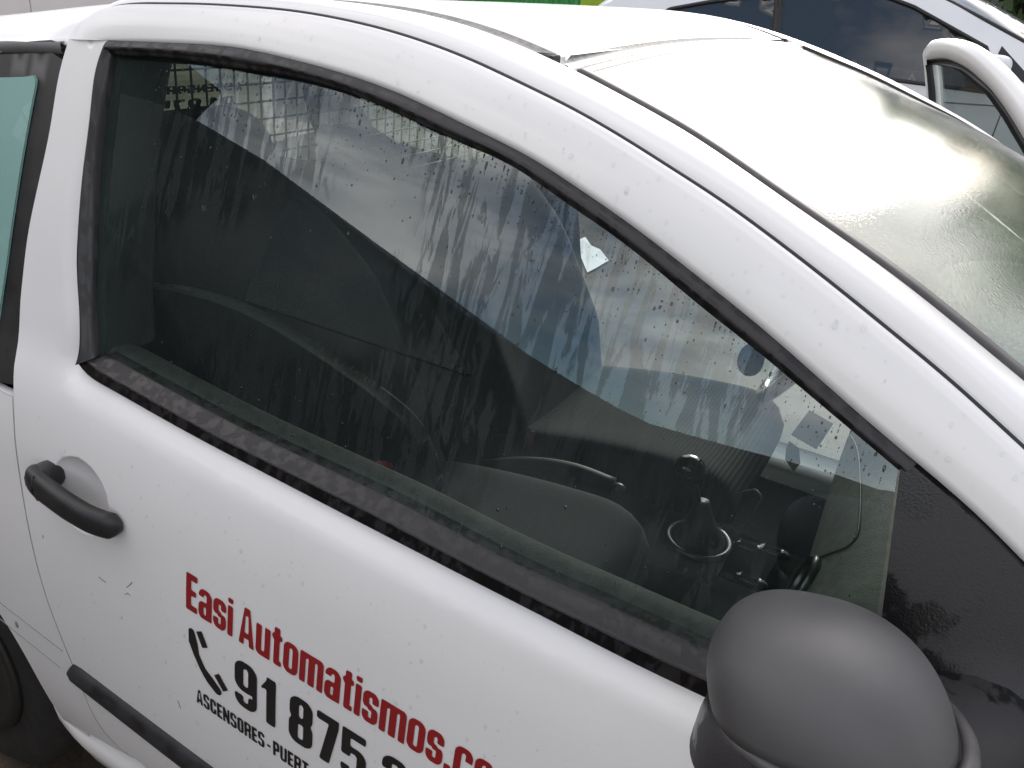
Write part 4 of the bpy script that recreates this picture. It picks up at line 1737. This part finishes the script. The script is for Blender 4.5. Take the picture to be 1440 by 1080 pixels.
sc_o = np.array([on_ground(*p, .012) for p in ((812, 338), (823, 333), (828, 345), (838, 352), (856, 366), (838, 377), (826, 383), (817, 362))])  # added white shape, stands in for a bright spot behind the seat back
sc_c = sc_o.mean(0) + (0, 0, .05)
sc_m = (sc_o + sc_c) / 2 + np.c_[np.zeros((8, 2)), rng.uniform(-.01, .035, 8)]
o = obj("bright_patch", np.vstack([sc_o, sc_m, sc_c]), [(i, (i + 1) % 8, 8 + (i + 1) % 8, 8 + i) for i in range(8)] + [(8 + i, 8 + (i + 1) % 8, 16) for i in range(8)], simple("patch_white", (.82, .82, .82), rough=.7), smooth=False)
top(o, "added white shape on the asphalt in place of a bright spot, seen past the driver's seat back", "bright patch")
leafp = aty(1116, 640, .62)
lf = [leafp + np.array(d_) for d_ in ((-.012, 0, .022), (.004, .006, .012), (.012, .004, -.012), (.006, -.002, -.026), (-.010, -.004, -.010), (-.014, 0, .008))]
lf = np.array(lf)
o = obj("dry_leaf", np.vstack([lf, lf + (.001, -.002, 0)]), [(0, 1, 2, 3, 4, 5), (11, 10, 9, 8, 7, 6)] + [(i, (i + 1) % 6, 6 + (i + 1) % 6, 6 + i) for i in range(6)], simple("dry_leaf_brown", (.16, .10, .05), (.24, .17, .08), rough=.7, scale=60.), smooth=False)
top(o, "dry brown leaf caught at the dashboard corner under the grey card", "leaf")
cb = catmull([aty(1040, 745, .86), aty(1052, 735, .84), aty(1066, 710, .82), aty(1071, 700, .82), aty(1066, 692, .83), aty(1054, 690, .86), aty(1040, 694, .90)], 40)
o = obj("charging_cable", *tube(cb, .0022, 8), simple("cable_grey", (.10, .10, .10), (.14, .14, .14), rough=.5))
top(o, "thin grey charging cable looped beside the gear lever", "cable")

# ================================================================== rain drops on the paint
DR = MB()
ico_t = np.linspace(0, 2 * np.pi, 9, endpoint=False)


def add_drop(x, z, r, yfun, el=1.):
    y = float(yfun(np.array([x]), np.array([z]))[0])
    e_ = 1e-3
    nx_ = (yfun(np.array([x + e_]), np.array([z]))[0] - yfun(np.array([x - e_]), np.array([z]))[0]) / (2 * e_)
    nz_ = (yfun(np.array([x]), np.array([z + e_]))[0] - yfun(np.array([x]), np.array([z - e_]))[0]) / (2 * e_)
    nn = np.array([nx_, -1, nz_])
    nn /= np.linalg.norm(nn)
    tx = np.cross(nn, (0, 0, 1.))
    tx /= np.linalg.norm(tx)
    tz = np.cross(tx, nn)
    if tz[2] < 0:
        tz = -tz
    c = np.array([x, y, z])
    wob = 1 + rng.normal(0, .12, 9)
    vv = []
    for k, hgt in ((1.0, .0), (.72, .30), (.35, .42)):
        for a, wb in zip(ico_t, wob):
            dz = math.sin(a) * k * r * wb * el
            vv.append(c + tx * math.cos(a) * k * r * wb + tz * (dz - (.35 * r * el if k < 1 else 0)) + nn * hgt * r * .8)
    ff = []
    for k in range(2):
        for i in range(9):
            j = (i + 1) % 9
            ff.append((k * 9 + i, k * 9 + j, (k + 1) * 9 + j, (k + 1) * 9 + i))
    ff.append(tuple(18 + i for i in range(9)))
    DR.add(vv, ff)


for q_ in ([(139, 811), (143, 815), (149, 819)], [(178, 826), (182, 823), (186, 819)], [(176, 836), (180, 834), (183, 838)], [(250, 985), (252, 990), (254, 996)], [(60, 752), (61, 755), (60, 757)]):
    c_ = sidexz(q_)
    obj("paint_scratch", *tube(np.stack([c_[:, 0], doorskin(c_[:, 0], c_[:, 1]), c_[:, 1]], 1), .0005, 5, upv=(0, 1, 0)), TRIM, door)
fskin = lambda x, z: skin(x, z) - .0035
for _ in range(150):
    i = rng.integers(20, 130)
    t = rng.uniform(.1, .9)
    p = fa[i] * (1 - t) + fb[i] * t
    add_drop(p[0], p[1], rng.choice([.0012, .0016, .0022, .0032], p=[.4, .3, .2, .1]), fskin, rng.uniform(1, 1.5))
for _ in range(520):
    x_, z_ = rng.uniform(-.02, .9), rng.uniform(.42, .92)
    if z_ > .93 - .05 * x_:
        continue
    if x_ < .05 and z_ < .6:
        continue
    add_drop(x_, z_, rng.choice([.0008, .0011, .0015, .0021], p=[.4, .3, .2, .1]), doorskin, rng.uniform(1, 1.6))
obj("raindrops", *DR.out(), DROP, car, kind="stuff")
DR = MB()
gfun = lambda x, z: skin(x, z) + .0125
gtop, gbot = resample(A_IN, 200), resample(BELTHI_EXT, 200)
for _ in range(1300):
    k = rng.random()
    if k < .68:      # beads hanging under the upper seal
        i = rng.integers(4, 198)
        c_ = gtop[i] + (0, -abs(rng.exponential(.022)) - .003)
    elif k < .8:
        c_ = gbot[rng.integers(5, 190)] + (0, abs(rng.exponential(.02)) + .004)
    else:
        c_ = np.array([rng.uniform(.08, .98), rng.uniform(1.0, 1.36)])
        if c_[1] > np.interp(c_[0], gtop[:, 0], gtop[:, 1]) - .01:
            continue
    if c_[0] < .075 or c_[1] < np.interp(c_[0], gbot[:, 0], gbot[:, 1]):
        continue
    add_drop(c_[0], c_[1], rng.choice([.00035, .0006, .0009, .0014], p=[.45, .35, .16, .04]), gfun, rng.uniform(.9, 2.2))
obj("raindrops", *DR.out(), GDROP, door, kind="stuff")

# ================================================================== the parked car behind
def parked_car():
    yaw = R_(14)
    O = np.array([.07, 7.1, 0.])
    U = np.array([math.cos(yaw), math.sin(yaw), 0])
    Nn = np.array([math.sin(yaw), -math.cos(yaw), 0])       # towards us

    def on(px, py):
        w = ray(px, py)
        t = ((O - CAM_C) @ Nn) / (w @ Nn)
        p = CAM_C + w * t - O
        return (p @ U, p[2])
    root = thing("parked_car", "white five-door car with dark windows parked beyond the nearer car", "car", tuple(O))

    def P(u, d, z):
        u, d, z = np.broadcast_arrays(np.asarray(u, float), np.asarray(d, float), np.asarray(z, float))
        return O + u[..., None] * U - d[..., None] * Nn + z[..., None] * np.array([0, 0, 1.])
    tum = lambda z: .0 + np.where(z > .95, .34 * (z - .95), .10 * (np.maximum(.55 - z, 0)) + .05 * np.maximum(z - .6, 0))
    beltz = on(1235, 113)[1]
    pu = [on(1335, 0), on(1390, 31), on(1440, 59)]
    pl_ = [on(1298, 0), on(1375, 48), on(1440, 86)]
    # side outline
    d_ = np.array(pu[2]) - np.array(pu[0])
    nose = np.array(pu[2]) + d_ * .45
    roofl = [(-2.60, .98), (-2.50, 1.12), (-2.28, 1.31), (-1.95, 1.46), (-1.5, 1.55), (-.9, 1.63), (-.3, 1.66), (.12, pu[0][1] + .05), pu[0], pu[1], pu[2], tuple(nose)]
    rl_ = catmull(roofl, 50)
    low = np.array([tuple(nose), (nose[0] + .35, nose[1] - .06), (2.35, .92), (2.5, .75), (2.52, .4), (2.4, .24)])
    wc1, wc2 = (1.70, .30), (-1.75, .30)
    a1 = np.linspace(R_(-8), R_(188), 18)
    arch1 = np.array([(wc1[0] + .36 * math.cos(a), wc1[1] + .36 * math.sin(a)) for a in a1])
    arch2 = np.array([(wc2[0] + .36 * math.cos(a), wc2[1] + .36 * math.sin(a)) for a in a1])
    outline = np.vstack([rl_, low[1:], arch1, arch2, [(-2.4, .26), (-2.62, .45), (-2.64, .8)]])
    # glass openings
    rg_ = np.array([on(*p) for p in [(930, 19), (940, 13), (995, 3), (1045, -3), (1092, -7), (1092, 62)]])
    rear_win = np.vstack([rg_, [(rg_[-1][0], beltz + .02), (-1.72, beltz + .02), (-2.0, 1.05)]])
    fg = np.array([on(*p) for p in [(1100, -8), (1180, -10), (1250, -5), (1290, 10), (1343, 40), (1392, 68)]])
    fr_win = np.vstack([fg, [(fg[-1][0] + .16, beltz + .06), (fg[-1][0] + .12, beltz + .01), (fg[0][0], beltz + .02)]])
    V, F, lp_ = cdt(outline, [rear_win, fr_win], .12, None, .05)
    pts3 = P(V[:, 0], tum(V[:, 1]), V[:, 1])
    F = [tuple(t) for t in F]
    body = obj("body", pts3, F, PAINT2, root)
    # roof, bonnet and the other side
    W2 = 1.70
    rows_ = []
    prof_l = np.vstack([[(-2.64, .8)], rl_, low])
    for qv in np.linspace(0, 1, 21):
        d0 = tum(prof_l[:, 1])
        d = d0 + (W2 - 2 * d0) * qv
        cr = .09 * (1 - (2 * qv - 1) ** 2) - .0
        rows_.append(P(prof_l[:, 0], d, prof_l[:, 1] + cr * np.clip(prof_l[:, 1], 0, 1)))
    v__, f__ = grid(rows_)
    obj("roof", v__, f__, PAINT2, root)
    obj("far_side", P(V[:, 0], W2 - tum(V[:, 1]), V[:, 1]), F, PAINT2, root)
    for nm, win in (("rear_window", rear_win), ("front_window", fr_win)):
        Vw, Fw, _l = cdt(win, (), .15, None, .06)
        gl_ = obj(nm, P(Vw[:, 0], tum(Vw[:, 1]) + .012, Vw[:, 1]), [tuple(t) for t in Fw], GLASS_DARK, root)
        obj("far_window", P(Vw[:, 0], W2 - tum(Vw[:, 1]) - .012, Vw[:, 1]), [tuple(t) for t in Fw], GLASS_DARK, root)
        loop = np.vstack([win, win[:2]])
        lp3 = resample(loop, 120)
        obj("window_seal", *tube(P(lp3[:, 0], tum(lp3[:, 1]) + .004, lp3[:, 1]), .016, 6, upv=tuple(Nn)), RUBBER_DK, gl_)
    # windscreen: dark edged pane on the slope
    k0 = [np.array(pu[0]) + (-.03, .005), pu[1], pu[2], np.array(nose) - (.03, -.01)]
    k0 = catmull(k0, 16)
    rows_ = []
    for qv in np.linspace(.03, .97, 13):
        d0 = tum(k0[:, 1])
        d = d0 + (W2 - 2 * d0) * qv
        bw = 1 - (2 * qv - 1) ** 2
        rows_.append(P(k0[:, 0] + .10 * bw, d, k0[:, 1] + .15 * bw + .014))
    v__, f__ = grid(rows_)
    sc = obj("windscreen", v__, f__, glass("parked_windscreen", (.25, .28, .26), f0=.10, rough=.05, veil=mist_veil), root)
    obj("windscreen_edge", *tube(P(k0[:, 0], tum(k0[:, 1]) + .03, k0[:, 1] + .016), .014, 6), RUBBER_DK, sc)
    p_ = on(1345, 8)
    # pillar strip between the doors
    bz = np.linspace(beltz, 1.50, 8)
    ub = np.interp(bz, [beltz, 1.5], [on(1096, 60)[0], on(1096, -4)[0]])
    obj("door_pillar", *sweep(P(ub, tum(bz) + .004, bz), [(-.035, -.006), (.035, -.006), (.035, .006), (-.035, .006)], upv=tuple(Nn)), RUBBER_DK, root)
    # crease and door gaps
    uc = np.linspace(-1.3, 1.3, 20)
    zc = np.interp(uc, [0, 1.05], [on(1300, 147)[1] + .003, on(1440, 153)[1]])
    obj("side_crease", *tube(P(uc, tum(zc) - .001, zc), .006, 5), simple("crease_grey", (.16, .16, .18), rough=.5), root)
    for ux_ in (-.86, .98):
        zz_ = np.linspace(.35, beltz, 10)
        obj("door_gap", *tube(P(np.full(10, ux_) + .04 * (zz_ - .6), tum(zz_) - .001, zz_), .005, 5), RUBBER_DK, root)
    # mirror
    mu_, mz_ = on(1397, 88)
    mpos = P(mu_, -.12, mz_ - .02)
    mm = obj("door_mirror", *superell(mpos, (.10, .11, .085), 2.8, 24, 14, np.array([U, Nn, (0, 0, 1)])), PAINT2, root)
    obj("mirror_foot", *superell(mpos + U * .06 - Nn * .10 + np.array([0, 0, -.07]), (.06, .08, .035), 2.4, 16, 10, np.array([U, Nn, (0, 0, 1)])), TRIM, mm)
    tri = np.array([(mu_ + .05, mz_ + .12), (mu_ + .36, mz_ - .12), (mu_ + .0, mz_ - .10)])
    tv = P(tri[:, 0], tum(tri[:, 1]) - .006, tri[:, 1])
    tv2 = P(tri[:, 0], tum(tri[:, 1]) + .01, tri[:, 1])
    obj("mirror_triangle", np.vstack([tv, tv2]), [(0, 1, 2), (5, 4, 3), (0, 3, 4, 1), (1, 4, 5, 2), (2, 5, 3, 0)], RUBBER_DK, root, smooth=False)
    for hu in (-.72, .10 + .0 - 1.85):
        obj("door_handle", *superell(P(hu + .0, -.02, .90), (.09, .02, .016), 2.6, 16, 8, np.array([U, Nn, (0, 0, 1)])), PAINT2, root)
    for wcx in (wc1, wc2):
        for d in (.10, W2 - .10):
            w_ = obj("wheel", *lathe(P(wcx[0], d, .31), [(.19, -.09), (.27, -.095), (.305, -.06), (.31, 0), (.305, .06), (.27, .095), (.19, .09)], tuple(Nn), 32), TYRE, root)
            obj("wheel_rim", *lathe(P(wcx[0], d, .31), [(.19, -.085), (.17, -.05), (.05, -.05), (.001, -.05), (.001, .05), (.05, .05), (.17, .05), (.19, .085)], tuple(Nn), 24), RIMMETAL, w_)
    # seats and dark floor inside so the panes look into a cabin
    obj("cabin_floor", *[(lambda vf: (vf[0] @ np.array([U, -Nn, (0, 0, 1)]) + O, vf[1]))(box((-.4, W2 / 2, .45), (2.6, 1.4, .1)))][0], CARPET, root)
    for su in (-.35, -1.35):
        for sd in (.45, 1.2):
            obj("seat", *superell(P(su, sd, .85), (.13, .25, .40), 2.6, 20, 12, np.array([U, Nn, (0, 0, 1)])), FABRIC, root)
    # sticker on the windscreen
    sp = P(np.array([.70, .86, .90, .74]), np.array([.38, .34, .44, .47]), np.array([1.405, 1.335, 1.33, 1.40]) + .012)
    return root


parked_car()

# ================================================================== surroundings
# green container far behind
GRN = simple("green_sheet", (.03, .24, .05), (.05, .32, .08), rough=.5, scale=3.)
LIME = simple("lime_sheet", (.28, .42, .02), (.34, .50, .03), rough=.5, scale=2.)
cont = thing("shipping_container", "green ribbed metal container with a lime end standing far behind the cars", "container", (-9.0, 20.0, 0))
xc0, xc1, yc0, yc1 = -12.5, -6.2, 20.0, 22.4
xs = np.linspace(xc0, xc1 - 2.45, 140)
wv = .035 * np.sign(np.sin(xs * 2 * np.pi / .28)) * np.minimum(1, np.abs(np.sin(xs * 2 * np.pi / .28)) * 2)
obj("ribbed_side", *grid([np.stack([xs, yc0 + wv, np.full(140, z)], 1) for z in (.15, 2.5)]), GRN, cont, smooth=False)
xs2 = np.linspace(xc1 - 2.44, xc1, 40)
wv2 = .02 * np.sin(xs2 * 2 * np.pi / .6)
obj("lime_panel", *grid([np.stack([xs2, yc0 + wv2 - .01, np.full(40, z)], 1) for z in (.15, 2.5)]), LIME, cont, smooth=False)
obj("container_shell", *box(((xc0 + xc1) / 2, (yc0 + yc1) / 2 + .06, 1.32), (xc1 - xc0, yc1 - yc0, 2.42), bev=.02), GRN, cont, smooth=False)
for z in (.1, 2.55):
    obj("frame_beam", *box(((xc0 + xc1) / 2, yc0 - .03, z), (xc1 - xc0 + .1, .12, .12)), GRN, cont, smooth=False)
# pale wall to the rear
wallm = simple("pale_render", (.82, .76, .72), (.86, .80, .77), rough=.85, scale=2., bump=.3, bscale=60.)
wl_ = thing("concrete_wall", "pale pinkish concrete panel wall behind the white hatchback", "wall", (-12.3, 8.0, 0))
for k in range(9):
    y0 = 2.0 + k * 2.0
    obj("panel", *box((-12.3, y0 + 1.0, 1.3), (.16, 1.985, 2.6), bev=.06), wallm, wl_, smooth=False)
obj("coping", *box((-12.3, 11.0, 2.66), (.24, 18.1, .10)), wallm, wl_, smooth=False)

# dark van in the next bay, behind the viewer (what the side glass mirrors)
VANP = simple("dark_van_paint", (.030, .030, .030), (.042, .042, .042), rough=.5, scale=3.)
van = thing("box_truck", "dark grey box truck with a sloping cab parked in the next bay behind the viewer", "truck", (-2.5, -3.3, 0))
vside = np.array([(-9.6, .55), (-9.65, 1.2), (-9.65, 4.3), (-9.55, 4.4), (-5.70, 4.4), (-5.62, 4.32), (-5.58, 2.72), (-3.5, 2.70), (-3.04, 2.60), (-2.21, 2.29), (-1.39, 1.95), (-.75, 1.68), (-.165, 1.49), (.25, 1.38), (.60, 1.40), (.95, 1.43), (1.35, 1.43), (1.75, 1.30), (1.92, .95), (1.92, .45), (1.4, .35), (-9.0, .45)])
vtum = lambda z: .02 + .03 * np.clip(np.asarray(z) - 1.1, 0, 9)
VY0, VY1 = -2.28, -4.45
vp = np.vstack([vside, vside[:1]])
vo = resample(vp, 160)[:-1]
rows = []
for qv in np.r_[0, .012, .04, np.linspace(.1, .9, 9), .96, .988, 1]:
    k = math.sqrt(max(0, 1 - (1 - min(1, min(qv, 1 - qv) / .04)) ** 2))
    cen_ = np.array([-2.6, 1.5])
    q2 = cen_ + (vo - cen_) * (1 - .02 * (1 - k))
    t0 = vtum(vo[:, 1])
    y = (VY0 - t0) * (1 - qv) + (VY1 + t0) * qv
    rows.append(np.stack([q2[:, 0], y, q2[:, 1]], 1))
vv_, vf_ = grid(rows, closed_v=True)
n_ = len(vo)
vf_ = vf_ + [tuple(range(n_))[::-1], tuple((len(rows) - 1) * n_ + i for i in range(n_))]
obj("body", vv_, vf_, VANP, van)
wpl = np.array([(-1.9, 1.30), (-1.95, 2.10), (-1.5, 1.95), (-.9, 1.68), (-.55, 1.32)])
for sg, y0 in ((1, VY0), (-1, VY1)):
    obj("side_window", np.vstack([np.stack([wpl[:, 0], y0 - sg * (vtum(wpl[:, 1]) - .004 - d_), wpl[:, 1]], 1) for d_ in (0, -.012)]), [(0, 1, 2, 3, 4)] + [(i, (i + 1) % 5, 5 + (i + 1) % 5, 5 + i) for i in range(5)], GLASS_DARK, van, smooth=False)
for cx in (.95, -5.6, -7.9):
    for sg, y0 in ((1, VY0 - .16), (-1, VY1 + .16)):
        w_ = obj("wheel", *lathe((cx, y0, .33), [(.2, -.1), (.29, -.105), (.325, -.06), (.33, 0), (.325, .06), (.29, .105), (.2, .1)], (0, 1, 0), 32), TYRE, van)
        obj("wheel_rim", *lathe((cx, y0, .33), [(.2, -.09), (.05, -.07), (.001, -.07), (.001, .07), (.05, .07), (.2, .09)], (0, 1, 0), 24), RIMMETAL, w_)

LEAF = []
for nm, c0, c1 in (("leaf_dark", (.030, .056, .014), (.055, .095, .024)), ("leaf_mid", (.05, .088, .020), (.085, .125, .035))):
    LEAF.append(simple(nm, c0, c1, rough=.6, scale=3.))
BARK = simple("bark", (.05, .04, .03), (.09, .07, .055), rough=.9, scale=12., stretch=(1, 1, .2), bump=.5, bscale=30.)


def tree(x, y, h, r, label, nl=2600, low=.30, leaf=.16):
    t = thing("broadleaf_tree", label, "tree", (x, y, 0), group="trees round the car park")
    k = rng.uniform(0, 6.28)
    path = catmull([(x, y, -.05), (x + .1 * math.cos(k), y + .1 * math.sin(k), h * .3), (x, y, h * .6), (x + .15, y, h * .85)], 12)
    mb = MB().add(*tube(path, np.linspace(.16, .04, 12) * h / 6, 10))
    for b in range(7):
        a = k + b * 2.4
        z0 = h * (.28 + .07 * b)
        e = np.array([x + math.cos(a) * r * .7, y + math.sin(a) * r * .7, z0 + h * .18])
        mb.add(*tube([np.array([x, y, z0]), (np.array([x, y, z0]) + e) / 2 + (0, 0, .1), e], [.06, .04, .015], 6))
    obj("trunk", *mb.out(), BARK, t)
    nc = 26
    cc = []
    for _ in range(nc):
        d = rng.normal(size=3)
        d /= np.linalg.norm(d)
        cc.append(np.array([x, y, h * (low + 1) / 2]) + d * np.array([r, r, h * (1 - low) / 2]) * rng.uniform(.35, .92))
    cc = np.array(cc)
    w = rng.integers(0, nc, nl)
    p = cc[w] + rng.normal(0, r * .21, (nl, 3))
    s = leaf * rng.uniform(.5, 1.3, nl)
    a = rng.normal(size=(nl, 3))
    a /= np.linalg.norm(a, axis=1)[:, None]
    b = np.cross(a, rng.normal(size=(nl, 3)))
    b /= np.linalg.norm(b, axis=1)[:, None]
    q = np.stack([p - a * s[:, None], p - b * s[:, None] * .45, p + a * s[:, None], p + b * s[:, None] * .45], 1).reshape(-1, 3)
    obj("crown", q, [(4 * i, 4 * i + 1, 4 * i + 2, 4 * i + 3) for i in range(nl)], LEAF[0], t, smooth=False, mats=[LEAF[1]], fmat=[int(w[i] % 2) for i in range(nl)])
    return t


tree(.85, 15.0, 5.4, 1.35, "narrow green tree beyond the parked car, nearest its bonnet", 3600, .12, .18)
tree(5.1, 14.8, 7.6, 2.3, "tallest green tree of the row past the parked car's nose", 6500, .12, .20)
tree(13.5, 13.0, 7.0, 3.0, "green tree ahead of the parked car at the end of the row", 5000, .2, .22)
shed = thing("grey_shed", "long dark grey sheet shed behind the green container and the trees", "shed", (-3.0, 27.0, 0))
SHED = simple("grey_sheet", (.07, .07, .072), (.09, .09, .092), rough=.6, scale=2.)
obj("wall", *box((-3.0, 28.0, 2.55), (22.0, 5.0, 5.1), bev=.01), SHED, shed, smooth=False)
obj("roof", *box((-3.0, 28.0, 5.18), (22.4, 5.4, .14), bev=.1), SHED, shed, smooth=False)
for k in range(44):
    obj("sheet_rib", *box((-13.75 + k * .5, 25.48, 2.5), (.06, .05, 5.0), bev=.2), SHED, shed, smooth=False)
